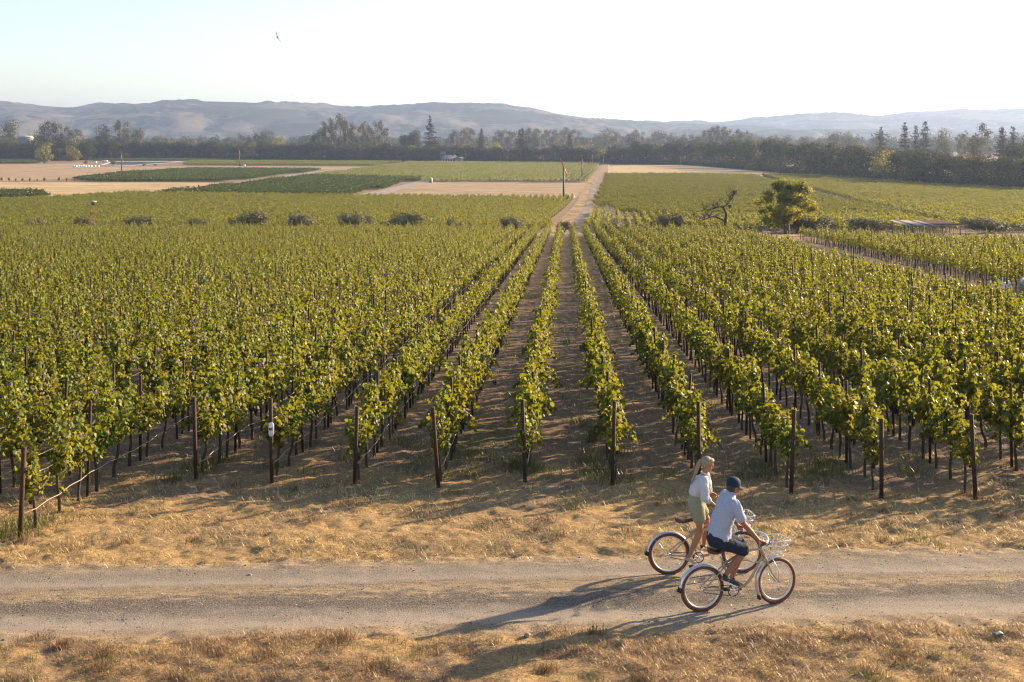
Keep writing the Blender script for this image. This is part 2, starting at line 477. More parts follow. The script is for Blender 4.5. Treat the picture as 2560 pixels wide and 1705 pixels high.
grav = ramp(nt, nB, [(0.38, (0.04, 0.034, 0.03)), (0.54, (0.13, 0.11, 0.092)), (0.68, (0.36, 0.31, 0.26))])
strw = ramp(nt, math_n(nt, 'ADD', math_n(nt, 'MULTIPLY', nC, .5), math_n(nt, 'MULTIPLY', nB, .5)), [(0.35, (0.12, 0.085, 0.052)), (0.5, (0.31, 0.23, 0.14)), (0.66, (0.52, 0.41, 0.26))])
rutm = ramp(nt, v01, [(0.10, (0, 0, 0)), (0.20, (1, 1, 1)), (0.28, (1, 1, 1)), (0.36, (0.1, 0.1, 0.1)), (0.58, (0.1, 0.1, 0.1)), (0.66, (0.85, 0.85, 0.85)), (0.78, (0.7, 0.7, 0.7)), (0.9, (0, 0, 0))])
c = mixc(nt, rutm, grav, dust)
mid = ramp(nt, math_n(nt, 'ADD', v01, math_n(nt, 'MULTIPLY', math_n(nt, 'SUBTRACT', nC, 0.5), 0.5)), [(0.44, (0, 0, 0)), (0.52, (0.75, 0.75, 0.75)), (0.56, (0.75, 0.75, 0.75)), (0.62, (0, 0, 0))])
c = mixc(nt, mid, c, strw)
edge = ramp(nt, math_n(nt, 'ABSOLUTE', math_n(nt, 'ADD', v, math_n(nt, 'MULTIPLY', math_n(nt, 'SUBTRACT', nC, 0.5), 0.9))), [(0.67, (0, 0, 0)), (0.80, (1, 1, 1))])
edn = nt.nodes.new('ShaderNodeMapRange'); edn.inputs[1].default_value = 1.05; edn.inputs[2].default_value = 1.65
nt.links.new(math_n(nt, 'ABSOLUTE', math_n(nt, 'ADD', v, math_n(nt, 'MULTIPLY', math_n(nt, 'SUBTRACT', nC, 0.5), 0.9))), edn.inputs[0])
c = mixc(nt, edn.outputs[0], c, strw)
nt.links.new(c, b.inputs['Base Color'])
bn = N(nt, 'ShaderNodeBump', Strength=0.8, Distance=0.025); nt.links.new(nB, bn.inputs['Height']); nt.links.new(bn.outputs[0], b.inputs['Normal'])
nt.links.new(b.outputs[0], out.inputs[0])
xr = lines(-11.5, 11.5, 0.055, -140, 140)
vr = np.arange(-1.75, 1.76, 0.05)
X, VV = np.meshgrid(xr, vr); Y = 17.4 + 0.055 * X + VV
fade = np.clip((1.75 - np.abs(VV)) / 0.25, 0, 1)
Z = H(X, Y) + 0.004 + 0.016 * fade - 0.02 * (fade <= 0)
nx, ny = len(xr), len(vr)
i, j = np.meshgrid(np.arange(nx - 1), np.arange(ny - 1)); a = (j * nx + i).ravel()
Fc = np.stack([a, a + 1, a + nx + 1, a + nx], 1)
tr = link('gravel_track', mesh_np('gravel_track', np.stack([X, Y, Z], -1).reshape(-1, 3), Fc.ravel(), np.full(len(Fc), 4), [m], None, True))
tag(tr, 'grey gravel farm track with two wheel ruts under the bicycles', None, None, 'structure')

def earth_mat(name, a, c_, b_, sx=1.0, sy=1.0, scale=0.15):
    m, nt, out = mat(name)
    b = N(nt, 'ShaderNodeBsdfPrincipled', Roughness=0.95); b.inputs['Specular IOR Level'].default_value = 0.1
    f1 = noise(nt, scale, 6, 0.7, mapping(nt, (sx, sy, 1))); f2 = noise(nt, scale * 11, 5, 0.7, mapping(nt, (sx, sy, 1)))
    f = math_n(nt, 'ADD', math_n(nt, 'MULTIPLY', f1, 0.55), math_n(nt, 'MULTIPLY', f2, 0.45))
    nt.links.new(ramp(nt, f, [(0.38, a), (0.5, c_), (0.62, b_)]), b.inputs['Base Color'])  # dark patches: earth mottle, and shadow marks of the fields put into the colour
    bn = N(nt, 'ShaderNodeBump', Strength=0.7, Distance=0.25); nt.links.new(f2, bn.inputs['Height']); nt.links.new(bn.outputs[0], b.inputs['Normal'])
    nt.links.new(b.outputs[0], out.inputs[0])
    M[name] = m
    return m
earth_mat('dirt_road', (0.17, 0.13, 0.10), (0.27, 0.215, 0.17), (0.40, 0.33, 0.27), 1, 0.15, 0.6)
earth_mat('dirt_verge', (0.15, 0.10, 0.06), (0.30, 0.21, 0.12), (0.45, 0.33, 0.19), 1, 0.3, 0.3)
earth_mat('dry_field', (0.20, 0.14, 0.09), (0.33, 0.24, 0.15), (0.44, 0.335, 0.22), 0.35, 1.0, 0.12)
earth_mat('golden_field', (0.26, 0.19, 0.10), (0.42, 0.31, 0.165), (0.56, 0.43, 0.25), 0.3, 1.0, 0.08)
earth_mat('farm_road', (0.22, 0.20, 0.175), (0.30, 0.27, 0.24), (0.38, 0.34, 0.30), 1, 1, 0.4)
earth_mat('vineyard_soil', (0.075, 0.052, 0.036), (0.12, 0.085, 0.058), (0.19, 0.14, 0.09), 1, 1, 0.4)

def flat_field(name, px_poly, mname, label, dz=0.04):
    P = [gp(*p) for p in px_poly]
    V = [(x, y, float(gz(y)) + dz) for x, y in P]
    o = link(name, mesh_np(name, V, list(range(len(V))), [len(V)], [M[mname]]))
    return tag(o, label, None, None, 'structure')
def strip(name, left, right, mname, label, dz=0.05, m_=10):
    L = smooth_path([(*gp(*p), 0) for p in left], m_); R = smooth_path([(*gp(*p), 0) for p in right], m_)
    mb = MB(); k = len(L); V = []; Fc = []
    for a, c in zip(L, R):
        for t in (0, 0.25, 0.5, 0.75, 1):
            q = a * (1 - t) + c * t
            V.append((q[0], q[1], float(gz(q[1])) + dz))
    for i in range(k - 1):
        for t in range(4): Fc.append((i * 5 + t, i * 5 + t + 1, i * 5 + t + 6, i * 5 + t + 5))
    o = mb.add(V, Fc).build(name, M[mname])
    return tag(o, label, None, None, 'structure')

flat_field('dry_field', [(-260, 413), (92, 411), (205, 408), (250, 417), (500, 416), (930, 416.5), (1000, 411), (930, 419), (800, 425), (480, 423), (310, 434), (190, 446), (0, 454), (-330, 456)], 'dry_field', 'pale dry field around the white bales and the pond')
flat_field('dry_field', [(-420, 457), (0, 455.5), (360, 456), (545, 457), (570, 461), (400, 483), (330, 485), (110, 495), (-480, 500)], 'golden_field', 'golden mown field below the line of small orange trees')
flat_field('dry_field', [(865, 493.5), (1060, 451), (1100, 456.2), (1468, 457.5), (1440, 495)], 'dry_field', 'bare pinkish dry field between the teal toilet and the wind machine')
flat_field('dry_field', [(1521, 415), (1586, 411.5), (1735, 414), (1900, 427), (2030, 440), (1900, 441), (1700, 437), (1513, 437)], 'golden_field', 'pale golden grass strip before the dark trees right of the dirt road')
strip('farm_road', [(385, 486), (575, 457.5), (700, 441), (800, 428), (930, 417), (1010, 409)], [(425, 486), (610, 463), (722, 449), (820, 434), (945, 421.5), (1025, 411)], 'farm_road', 'straight grey farm road running diagonally between dark vineyard blocks', 0.08)
strip('dirt_verge', [(1335, 590), (1370, 568), (1436, 512), (1466, 458), (1500, 415), (1508, 405)], [(1475, 590), (1462, 566), (1488, 514), (1516, 446), (1524, 415), (1526, 405)], 'dirt_verge', 'dry verge on both sides of the dirt road', 0.05)
strip('dirt_road', [(1408, 588), (1425, 566), (1464, 512), (1482, 458), (1505, 415), (1511, 405)], [(1452, 588), (1452, 566), (1483, 514), (1500, 446), (1514, 415), (1519, 405)], 'dirt_road', 'rutted pale dirt road running straight away toward the trees', 0.10)
strip('side_track', [(1884, 441), (1925, 454), (2036, 484), (2120, 505), (2200, 524)], [(1900, 439.5), (1945, 453), (2050, 480), (2150, 506), (2225, 527)], 'farm_road', 'narrow track between the two vineyard blocks beyond the big oak', 0.06)
strip('verge_track', [(872, 494), (960, 474), (1046, 452.5), (1062, 450)], [(935, 494), (1000, 474), (1072, 454), (1080, 451)], 'farm_road', 'pale brown track along the end of the dark vineyard block', 0.07)
# cross track behind the first vineyard block
def world_strip(name, pts0, pts1, mname, label, dz=0.03, n=60):
    L = [np.array(pts0[0]) * (1 - t) + np.array(pts0[1]) * t for t in np.linspace(0, 1, n)]
    R = [np.array(pts1[0]) * (1 - t) + np.array(pts1[1]) * t for t in np.linspace(0, 1, n)]
    V = []; Fc = []
    for a, c in zip(L, R):
        for t in (0, 0.34, 0.67, 1):
            q = a * (1 - t) + c * t
            V.append((q[0], q[1], float(H(q[0], q[1])) + dz))
    for i in range(n - 1):
        for t in range(3): Fc.append((i * 4 + t, i * 4 + t + 1, i * 4 + t + 5, i * 4 + t + 4))
    o = MB().add(V, Fc).build(name, M[mname])
    return tag(o, label, None, None, 'structure')
world_strip('cross_track', [(-120, 185.5), (60, 175.5)], [(-120, 179.5), (60, 169.5)], 'dirt_verge', 'pale cross track behind the far end of the near vineyard rows', 0.06)
world_strip('cross_track', [(14, 270), (30, 269)], [(14, 264), (30, 263)], 'dirt_verge', 'short pale cross track through the rows right of the dirt road', 0.06, 10)
# track along the right side of the near block
A0, A1 = np.array([22.0, 30.0]), np.array([39.5, 168.0])
world_strip('vineyard_track', [(21.5, 24), (33.0, 172.0)], [(26.0, 24), (40.3, 172.0)], 'dirt_verge', 'dusty track between the near block and the right hand vineyard', 0.05, 90)

# pond with a pale liner
P = [gp(*p) for p in [(275, 405), (440, 403.5), (462, 405), (400, 409.5), (330, 414.5), (250, 413)]]
o = link('pond_liner', mesh_np('pond_liner', [(x, y, 0.45) for x, y in P], list(range(6)), [6], [plain('liner', (0.50, 0.47, 0.45), 0.8, var=0.1, nscale=0.2)]))
tag(o, 'pale bank of the small irrigation pond', None, None, 'structure')
m, nt, out = mat('pond_water')
b = N(nt, 'ShaderNodeBsdfPrincipled', Roughness=0.12); b.inputs['Base Color'].default_value = (0.10, 0.13, 0.17, 1)
bn = N(nt, 'ShaderNodeBump', Strength=0.25, Distance=0.1); nt.links.new(noise(nt, 1.2, 4, 0.6, mapping(nt)), bn.inputs['Height']); nt.links.new(bn.outputs[0], b.inputs['Normal'])
nt.links.new(b.outputs[0], out.inputs[0])
P = [gp(*p) for p in [(285, 405.6), (430, 404.4), (448, 405.4), (395, 408.8), (328, 413.2), (262, 412)]]
o = link('pond_water', mesh_np('pond_water', [(x, y, 0.50) for x, y in P], list(range(6)), [6], [m]))
tag(o, 'still water of the irrigation pond', None, None, 'structure')

# ------------------------------------------------------------------ hills
def hill(name, d0, depth, prof, seed, mats, label, nx=1000, ny=84, x0=-6500, x1=6500, spur=1.0):
    px = np.array([p[0] for p in prof], float); py = np.array([p[1] for p in prof], float)
    xs = np.linspace(x0, x1, nx); vs = np.linspace(0, 1.35, ny)
    X, Vv = np.meshgrid(xs, vs)
    Yr = d0 + depth * Vv
    ridge_px = CX + F * X / (d0 + depth)
    hr = CAMZ + (HY - np.interp(ridge_px, px, py)) / F * (d0 + depth)
    s = np.where(Vv < 1, np.sin(np.clip(Vv, 0, 1) * math.pi / 2) ** 1.25, 1 - (Vv - 1) * 1.4)
    wx = X + 260 * (fbm(X / 700, Yr / 700, seed + 5, 2) - 0.5)
    rid = 1 - np.abs(2 * fbm(wx / 620, Yr / 1500, seed, 4, 0.5) - 1)
    env = np.sin(np.clip(Vv, 0, 1) * math.pi) ** 0.8
    Z = hr * s + env * spur * (rid - 0.78) * hr * 1.25
    Z = Z + env * (fbm(X / 230, Yr / 300, seed + 8, 4) - 0.5) * 60
    lim = hr * (0.30 + 0.70 * np.clip(Vv, 0, 1)); over = np.clip(Z - lim * .9, 0, None)
    Z = np.where(Z > lim * .9, lim * .9 + lim * .1 * (1 - np.exp(-over / (lim * .1))), Z)
    trees = np.clip((fbm(X / 260, Yr / 330, seed + 30, 3) - 0.47) * 9, 0, 1)
    Z = Z + trees * (.35 + vnoise(X / 21, Yr / 30, seed + 31)) * 11 * (Vv > 0.1)
    Z = np.where(Vv <= 0, -6, Z)
    V = np.stack([X, Yr, Z], -1).reshape(-1, 3)
    i, j = np.meshgrid(np.arange(nx - 1), np.arange(ny - 1)); a = (j * nx + i).ravel()
    Fc = np.stack([a, a + 1, a + nx + 1, a + nx], 1)
    return tag(link(name, mesh_np(name, V, Fc.ravel(), np.full(len(Fc), 4), mats, None, True)), label, None, None, 'structure')
m, nt, out = mat('hill_grass')
b = N(nt, 'ShaderNodeBsdfPrincipled', Roughness=1.0); b.inputs['Specular IOR Level'].default_value = 0.0
n1 = noise(nt, 0.0016, 7, 0.62, mapping(nt)); n2 = noise(nt, 0.02, 5, 0.7, mapping(nt))
grass = ramp(nt, n2, [(0.3, (0.10, 0.09, 0.07)), (0.7, (0.18, 0.155, 0.115))])
wood = ramp(nt, n2, [(0.3, (0.02, 0.028, 0.014)), (0.7, (0.055, 0.06, 0.028))])
fw = ramp(nt, math_n(nt, 'ADD', n1, math_n(nt, 'MULTIPLY', math_n(nt, 'SUBTRACT', n2, 0.5), 0.35)), [(0.49, (1, 1, 1)), (0.55, (0, 0, 0))])
nt.links.new(mixc(nt, fw, grass, wood), b.inputs['Base Color'])
nt.links.new(b.outputs[0], out.inputs[0])
k = 1.0870
prof = [(x * k, y * k) for x, y in [(-1500, 250), (-600, 240), (-200, 236), (0, 235), (60, 236), (100, 240), (160, 244), (230, 239), (300, 241), (345, 240), (370, 233), (480, 229), (560, 231), (620, 234), (700, 236), (760, 240), (800, 246), (840, 247), (900, 244), (1000, 238), (1100, 238), (1160, 241), (1250, 254), (1330, 266), (1400, 277), (1500, 284), (1700, 292), (1900, 300), (2300, 305), (3500, 310)]]
hill('hills', 3700, 1500, prof, 11, [m], 'hazy blue golden hills closing the valley on the left')
prof = [(x * k, y * k) for x, y in [(-600, 300), (900, 300), (1250, 290), (1380, 279), (1450, 281), (1520, 279), (1600, 278), (1650, 279), (1700, 273), (1760, 270), (1800, 264), (1870, 262), (1920, 259), (1950, 261), (2000, 266), (2040, 263), (2080, 258), (2140, 256), (2200, 252), (2300, 250), (2355, 252), (2500, 250), (2900, 246), (3800, 250)]]
hill('hills', 5300, 1500, prof, 23, [m], 'pale hazy wooded hills closing the valley on the right', x0=-7500, x1=8500, spur=0.7)

# ------------------------------------------------------------------ instancing helper for things nobody could count
def stuff_points(name, pts, rz, scl, idx, protos, label, tilt=None):
    """One object whose points carry copies of the prototype meshes (geometry nodes)."""
    col = bpy.data.collections.new(name + '_kinds')
    for q, me in enumerate(protos):
        col.objects.link(bpy.data.objects.new('%s_kind_%02d' % (name, q), me))
    me = bpy.data.meshes.new(name)
    n = len(pts)
    me.vertices.add(n); me.vertices.foreach_set('co', np.asarray(pts, np.float32).ravel())
    for nm, arr, ty in (('rz', rz, 'FLOAT'), ('scl', scl, 'FLOAT'), ('idx', idx, 'INT')):
        at = me.attributes.new(nm, ty, 'POINT')
        at.data.foreach_set('value', np.asarray(arr, np.int32 if ty == 'INT' else np.float32))
    o = link(name, me)
    ng = bpy.data.node_groups.new(name, 'GeometryNodeTree')
    ng.interface.new_socket('Geometry', in_out='INPUT', socket_type='NodeSocketGeometry')
    ng.interface.new_socket('Geometry', in_out='OUTPUT', socket_type='NodeSocketGeometry')
    gi = ng.nodes.new('NodeGroupInput'); go = ng.nodes.new('NodeGroupOutput')
    ci = ng.nodes.new('GeometryNodeCollectionInfo'); ci.inputs['Collection'].default_value = col
    ci.inputs['Separate Children'].default_value = True; ci.inputs['Reset Children'].default_value = True
    ip = ng.nodes.new('GeometryNodeInstanceOnPoints'); ip.inputs['Pick Instance'].default_value = True
    def attr(nm, ty):
        a = ng.nodes.new('GeometryNodeInputNamedAttribute'); a.data_type = ty; a.inputs['Name'].default_value = nm
        return a.outputs['Attribute']
    cx = ng.nodes.new('ShaderNodeCombineXYZ'); ng.links.new(attr('rz', 'FLOAT'), cx.inputs[2])
    er = ng.nodes.new('FunctionNodeEulerToRotation'); ng.links.new(cx.outputs[0], er.inputs[0])
    ng.links.new(gi.outputs[0], ip.inputs['Points'])
    ng.links.new(ci.outputs[0], ip.inputs['Instance'])
    ng.links.new(attr('idx', 'INT'), ip.inputs['Instance Index'])
    ng.links.new(er.outputs[0], ip.inputs['Rotation'])
    ng.links.new(attr('scl', 'FLOAT'), ip.inputs['Scale'])
    ng.links.new(ip.outputs[0], go.inputs[0])
    md = o.modifiers.new('copies', 'NODES'); md.node_group = ng
    return tag(o, label, None, None, 'stuff')

def pip(x, y, poly):
    """Points in polygon."""
    x = np.asarray(x); y = np.asarray(y); ins = np.zeros(x.shape, bool)
    n = len(poly); j = n - 1
    for i in range(n):
        xi, yi = poly[i]; xj, yj = poly[j]
        c = ((yi > y) != (yj > y)) & (x < (xj - xi) * (y - yi) / (yj - yi + 1e-12) + xi)
        ins ^= c; j = i
    return ins

# ------------------------------------------------------------------ leaves
def leaves(P, Nn, tip, size, shape='hex', fold=0.18):
    """Leaf blades at P facing Nn with their tips along tip."""
    n = len(P)
    Nn = Nn / (np.linalg.norm(Nn, axis=1, keepdims=True) + 1e-9)
    t = tip - Nn * np.sum(tip * Nn, 1, keepdims=True)
    t = t / (np.linalg.norm(t, axis=1, keepdims=True) + 1e-9)
    s = np.cross(t, Nn)
    if shape == 'hex':
        L = np.array([(0, 0, 0), (.42, .08, -fold), (.52, .55, -fold * 1.2), (0, 1, -.1), (-.52, .55, -fold * 1.2), (-.42, .08, -fold)])
        T = np.array([(0, 1, 2), (0, 2, 3), (0, 3, 4), (0, 4, 5)])
    elif shape == 'kite':
        L = np.array([(0, 0, 0), (.48, .45, -fold), (0, 1, -.08), (-.48, .45, -fold)])
        T = np.array([(0, 1, 2), (0, 2, 3)])
    else:
        L = np.array([(-.5, 0, 0), (.5, 0, 0), (0, 1, 0)]); T = np.array([(0, 1, 2)])
    size = np.broadcast_to(np.asarray(size, float), (n,))[:, None, None]
    V = P[:, None, :] + size * (L[None, :, 0:1] * s[:, None, :] + (L[None, :, 1:2] - 0.4) * t[:, None, :] + L[None, :, 2:3] * Nn[:, None, :])
    k = len(L)
    FF = (np.arange(n)[:, None, None] * k + T[None]).reshape(-1, 3)
    return V.reshape(-1, 3), FF

# ------------------------------------------------------------------ grapevines
def shoot_leaves(rng, n_shoots, per, L, size, h0=0.78, top=(1.35, 1.85), sway=0.13, droop=2, spread=0.10):
    """Leaf places along upright shoots of a trellised row (row runs along y) and a few hanging canes."""
    P = []; Nn = []; T = []
    for s in range(n_shoots + droop):
        y0 = float(np.clip(rng.normal(0, .22), -.5, .5)) if L < 1.2 else rng.uniform(-L / 2, L / 2)
        hang = s >= n_shoots
        if not hang:
            h = rng.uniform(*top) * (1.0 if rng.uniform() > .12 else 1.2)
            end = np.array([rng.normal(0, sway), y0 + rng.normal(0, 0.18), h])
            mid = np.array([rng.normal(0, 0.10), y0 + rng.normal(0, 0.06), 0.5 * (h0 + h)])
            sta = np.array([rng.normal(0, 0.03), y0, h0])
        else:
            sg = rng.choice([-1, 1])
            sta = np.array([0, y0, rng.uniform(0.95, 1.45)])
            mid = np.array([sg * rng.uniform(.2, .34), y0 + rng.normal(0, .15), sta[2] + rng.uniform(-.02, .16)])
            end = np.array([sg * rng.uniform(.34, .6), y0 + rng.normal(0, .25), sta[2] - rng.uniform(0.1, .5)])
        k = int(per * (0.8 if hang else (h if not hang else 1) / 1.6) * rng.uniform(.75, 1.2))
        t = rng.uniform(0, 1, k) ** 0.9
        c = (sta * ((1 - t) ** 2)[:, None] + mid * (2 * t * (1 - t))[:, None] + end * (t * t)[:, None])
        an = rng.uniform(0, 2 * math.pi, k)
        r = rng.uniform(0.02, spread * 2, k) * (1.25 - 0.75 * t)
        off = np.stack([np.cos(an), np.sin(an), rng.normal(0, .25, k)], 1)
        P.append(c + off * r[:, None])
        Nn.append(off * np.array([1.25, .8, 1]) + np.array([0, 0, 0.35]) + rng.normal(0, 0.5, (k, 3)))
        T.append(off * 0.6 + np.array([0, 0, -0.8]) + rng.normal(0, .45, (k, 3)))
    P = np.concatenate(P); Nn = np.concatenate(Nn); T = np.concatenate(T)
    return P, Nn, T, size * rng.uniform(0.6, 1.15, len(P))

def trunk_into(mb, rng, L, n=6, r=0.028, mi=0):
    lean = rng.normal(0, .05, 2)
    pts = [(0, 0, -0.08), (rng.normal(0, .015), rng.normal(0, .02), .22), (lean[0] * .5 + rng.normal(0, .02), lean[1] * .5, .5), (lean[0], lean[1], .80)]
    mb.tube(smooth_path(pts, 3), np.linspace(r * 1.2, r * .85, 10), n, mi)
    for sg in (-1, 1):
        mb.tube(smooth_path([(lean[0], lean[1], .77), (lean[0] * .6, sg * L * .22, .85), (0, sg * L * .5, .82)], 2), np.linspace(r * .7, r * .4, 5), 5, mi)

VL = 0.95
rng = np.random.default_rng(5)
vine_trunks, vine_crowns, vine_fruit, vine_simple = [], [], [], []
for q in range(10):
    mb = MB(); trunk_into(mb, rng, VL)
    vine_trunks.append(mb.mesh('vine_trunk', M['bark'], True))
    P, Nn, T, S = shoot_leaves(rng, 11, 48, VL, 0.098, top=(1.15, 1.72 if q % 3 else 1.95), droop=1 + q % 2, sway=0.12, spread=.09)
    V_, F_ = leaves(P, Nn, T, S, 'hex')
    vine_crowns.append(mesh_np('vine_foliage', V_, F_.ravel(), np.full(len(F_), 3), [M['vine_leaf']]))
for q in range(4):
    mb = MB()
    for c in range(1):
        o_ = np.zeros(3)
        mb.ball((0, 0, -.075), (.042, .042, .095), 8, 6)
        for g_ in range(22):
            t = rng.uniform(0, 1)
            rr = .045 * (1 - t * .7)
            a = rng.uniform(0, 6.28)
            mb.ball(o_ + np.array([rr * math.cos(a), rr * math.sin(a), -.17 * t]), .013, 6, 4)
    vine_fruit.append(mb.mesh('grape_cluster', M['grape'], True))
for q in range(10):
    mb = MB(); trunk_into(mb, rng, VL, 5, 0.03, 0)
    P, Nn, T, S = shoot_leaves(rng, 10, 26, VL, 0.122, top=(1.1, 1.75 if q % 3 else 1.95), droop=1 + q % 2, sway=0.11, spread=.085)
    V_, F_ = leaves(P, Nn, T, S, 'kite'); mb.add_np(V_, F_, 1)
    vine_simple.append(mb.mesh('vine_simple', [M['bark'], M['vine_leaf']]))
def seg_protos(name, L, n, size, mname, k=6, top=(1.25, 1.8), posts=True):
    out_ = []
    for q in range(k):
        mb = MB()
        sh = max(6, int(L * 6))
        P, Nn, T, S = shoot_leaves(rng, sh, n / sh, L, size, h0=0.62, top=top, droop=int(L * 2), sway=.15, spread=.12)
        V_, F_ = leaves(P, Nn, T, S, 'kite'); mb.add_np(V_, F_, 1)
        if posts:
            for t in np.arange(-L / 2, L / 2, 1.0): mb.tube([(0, t + .3, -.1), (rng.normal(0, .03), t + .3, .8)], .035, 4, 0)
        out_.append(mb.mesh(name, [M['bark'], M[mname]]))
    return out_

KR = 0.0462
ROT1 = -math.atan(KR)
ROWS = {-4: (-7.68, 24.1), -3: (-6.08, 24.0), -2: (-4.33, 23.8), -1: (-2.59, 23.65), 0: (-0.836, 23.95), 1: (0.953, 23.65), 2: (2.73, 23.7), 3: (4.49, 23.1), 4: (6.25, 22.95), 5: (8.06, 22.8), 6: (9.75, 22.5)}
for i_ in range(-5, -54, -1): ROWS[i_] = (-9.5 + 1.735 * (i_ + 5), 20.2)
for i_ in range(7, 19): ROWS[i_] = (9.75 + 1.78 * (i_ - 6), 22.4)
def track_left(y): return 21.5 + (y - 24) / 148.0 * 11.5
ORD = ['', 'first', 'second', 'third', 'fourth', 'fifth', 'sixth', 'seventh', 'eighth', 'ninth', 'tenth', 'eleventh', 'twelfth', 'thirteenth', 'fourteenth', 'fifteenth', 'sixteenth', 'seventeenth', 'eighteenth', 'nineteenth', 'twentieth']
def ordw(n):
    if n <= 20: return ORD[n]
    if n < 40: return ('twenty-' if n < 30 else 'thirty-') + ORD[n % 10] if n % 10 else 'thirtieth'
    return 'fortieth'
def rowphrase(i_):
    d = i_ + 3
    if d == 0: return 'in the row of the NE sign'
    return '%s row %s of the NE sign' % (ordw(abs(d)), 'right' if d > 0 else 'left')

def in_view(x, y, z, m=0.0):
    u = CX + F * x / y; v = HY + F * (CAMZ - z) / y
    return -m < u < 2560 + m and v < 1705 + m

rng = np.random.default_rng(77)
vines, posts = [], []
for i_, (a, y0) in sorted(ROWS.items()):
    n = 0; p = 0
    yv = y0 + 0.55
    while True:
        x = a + KR * yv + rng.normal(0, .03)
        if yv > 179.5 - (x + 120) * .0556 - 1.2: break
        ok = x < track_left(yv) - 0.9
        if ok:
            n += 1
            if rng.uniform() > (0.03 if yv > 30 else 0.0): vines.append((yv, x, i_, n))
        if yv - y0 >= p * 2.85 - .1 or p == 0:
            yp = y0 + p * 2.85
            xp = a + KR * yp
            p += 1
            if xp < track_left(yp) - 0.9: posts.append((yp, xp, i_, p))
        yv += VL * rng.uniform(.93, 1.07)
vines.sort(); posts.sort()
near_v = [v_ for v_ in vines if in_view(v_[1], v_[0], float(gz(v_[0])) + 0.8, 15)][:300]
near_set = set(near_v)
first_vine = {}
for (y, x, i_, n) in near_v:
    q = int(rng.integers(0, 10))
    z = float(H(x, y))
    lab = 'leafy green grapevine, %s from the track, %s' % (ordw(n), rowphrase(i_))
    e = empty('grapevine', (x, y, z - 0.02), ROT1 + (math.pi if rng.uniform() < .5 else 0) + rng.normal(0, .06), lab, 'grapevine', 'grapevines of the near vineyard rows')
    s = rng.uniform(.9, 1.1)
    if n == 1: s *= .88
    e.scale = (s * rng.uniform(.9, 1.2), s, s * rng.uniform(.92, 1.06))
    link('trunk', vine_trunks[q], e)
    link('foliage', vine_crowns[int(rng.integers(0, 10))], e)
    for _ in range(int(rng.integers(0, 3)) if y < 31 else 0):
        link('grape_cluster', vine_fruit[int(rng.integers(0, 4))], e, (rng.normal(0, .07), rng.uniform(-.35, .35), rng.uniform(.74, .86)))
rest = [v_ for v_ in vines if v_ not in near_set]
# the right hand block beyond the dusty track
KH = 14.3 / 148.0
def hback(x): return 158.0 - (x - 39.6) * 3.0 if x < 49 else 129.8
for r_ in range(0, 34):
    aH = 26.0 - KH * 24 + 0.35 + r_ * 1.83
    yv = 30.0
    while yv < 168:
        x = aH + KH * yv
        if yv > hback(x): break
        if x < 0.56 * yv + 8: rest.append((yv, x + rng.normal(0, .04), None, 0))
        yv += VL * rng.uniform(.95, 1.05)
R_ = np.array([(x, y) for (y, x, i_, n) in rest])
Zr = H(R_[:, 0], R_[:, 1]) - 0.02
rz = np.array([ROT1 if i_ is not None else -math.atan(KH) for (_, _, i_, _) in rest]) + (rng.uniform(0, 1, len(rest)) < .5) * math.pi + rng.normal(0, .06, len(rest))
stuff_points('vineyard_vines', np.column_stack([R_, Zr]), rz, rng.uniform(.86, 1.14, len(rest)), rng.integers(0, 10, len(rest)), vine_simple, 'the green vines of the near blocks farther down their rows')

# posts: rusty steel, one mesh for the near ones
mb = MB(); mb.tube([(0, 0, -.2), (0, 0, 1.66)], .041, 10)
post_end = mb.mesh('end_post', M['rust'], True)
mb = MB(); mb.tube([(0, 0, -.2), (0, 0, 1.84)], .032, 8)
post_line = mb.mesh('line_post', M['rust'], True)
near_p = [p_ for p_ in posts if in_view(p_[1], p_[0], float(gz(p_[0])) + 1.0, 10)][:300]
NE_POST = None
for (y, x, i_, p) in near_p:
    o = link('end_post' if p == 1 else 'line_post', post_end if p == 1 else post_line)
    o.location = (x, y, float(H(x, y)))
    o.scale = (1, 1, rng.uniform(.95, 1.05))
    o.rotation_euler = (rng.normal(0, .022), rng.normal(0, .028) - (0.03 if i_ == -1 and p == 1 else 0), 0)
    if i_ == -3 and p == 1:
        NE_POST = o; o.rotation_euler = (0, -.012, 0)
        tag(o, 'rusty steel end post that carries the white NE sign', 'vineyard post', 'rusty vineyard posts')
    elif p == 1:
        tag(o, 'rusty steel end post of the %s' % rowphrase(i_), 'vineyard post', 'rusty vineyard posts')
    else:
        tag(o, 'thin rusty post, %s from the track, %s' % (ordw(p), rowphrase(i_)), 'vineyard post', 'rusty vineyard posts')
sp = set(near_p)
rp = [(x, y) for (y, x, i_, p) in posts if (y, x, i_, p) not in sp]
for r_ in range(0, 34):
    aH = 26.0 - KH * 24 + 0.35 + r_ * 1.83
    for yv in np.arange(30, 166, 2.85):
        x = aH + KH * yv
        if x < .56 * yv + 8 and yv < hback(x): rp.append((x, yv))
rp = np.array(rp)
stuff_points('vineyard_posts', np.column_stack([rp, H(rp[:, 0], rp[:, 1])]), np.zeros(len(rp)), rng.uniform(.93, 1.06, len(rp)), np.zeros(len(rp)), [post_line], 'the rusty posts of the near vineyard blocks farther down their rows')

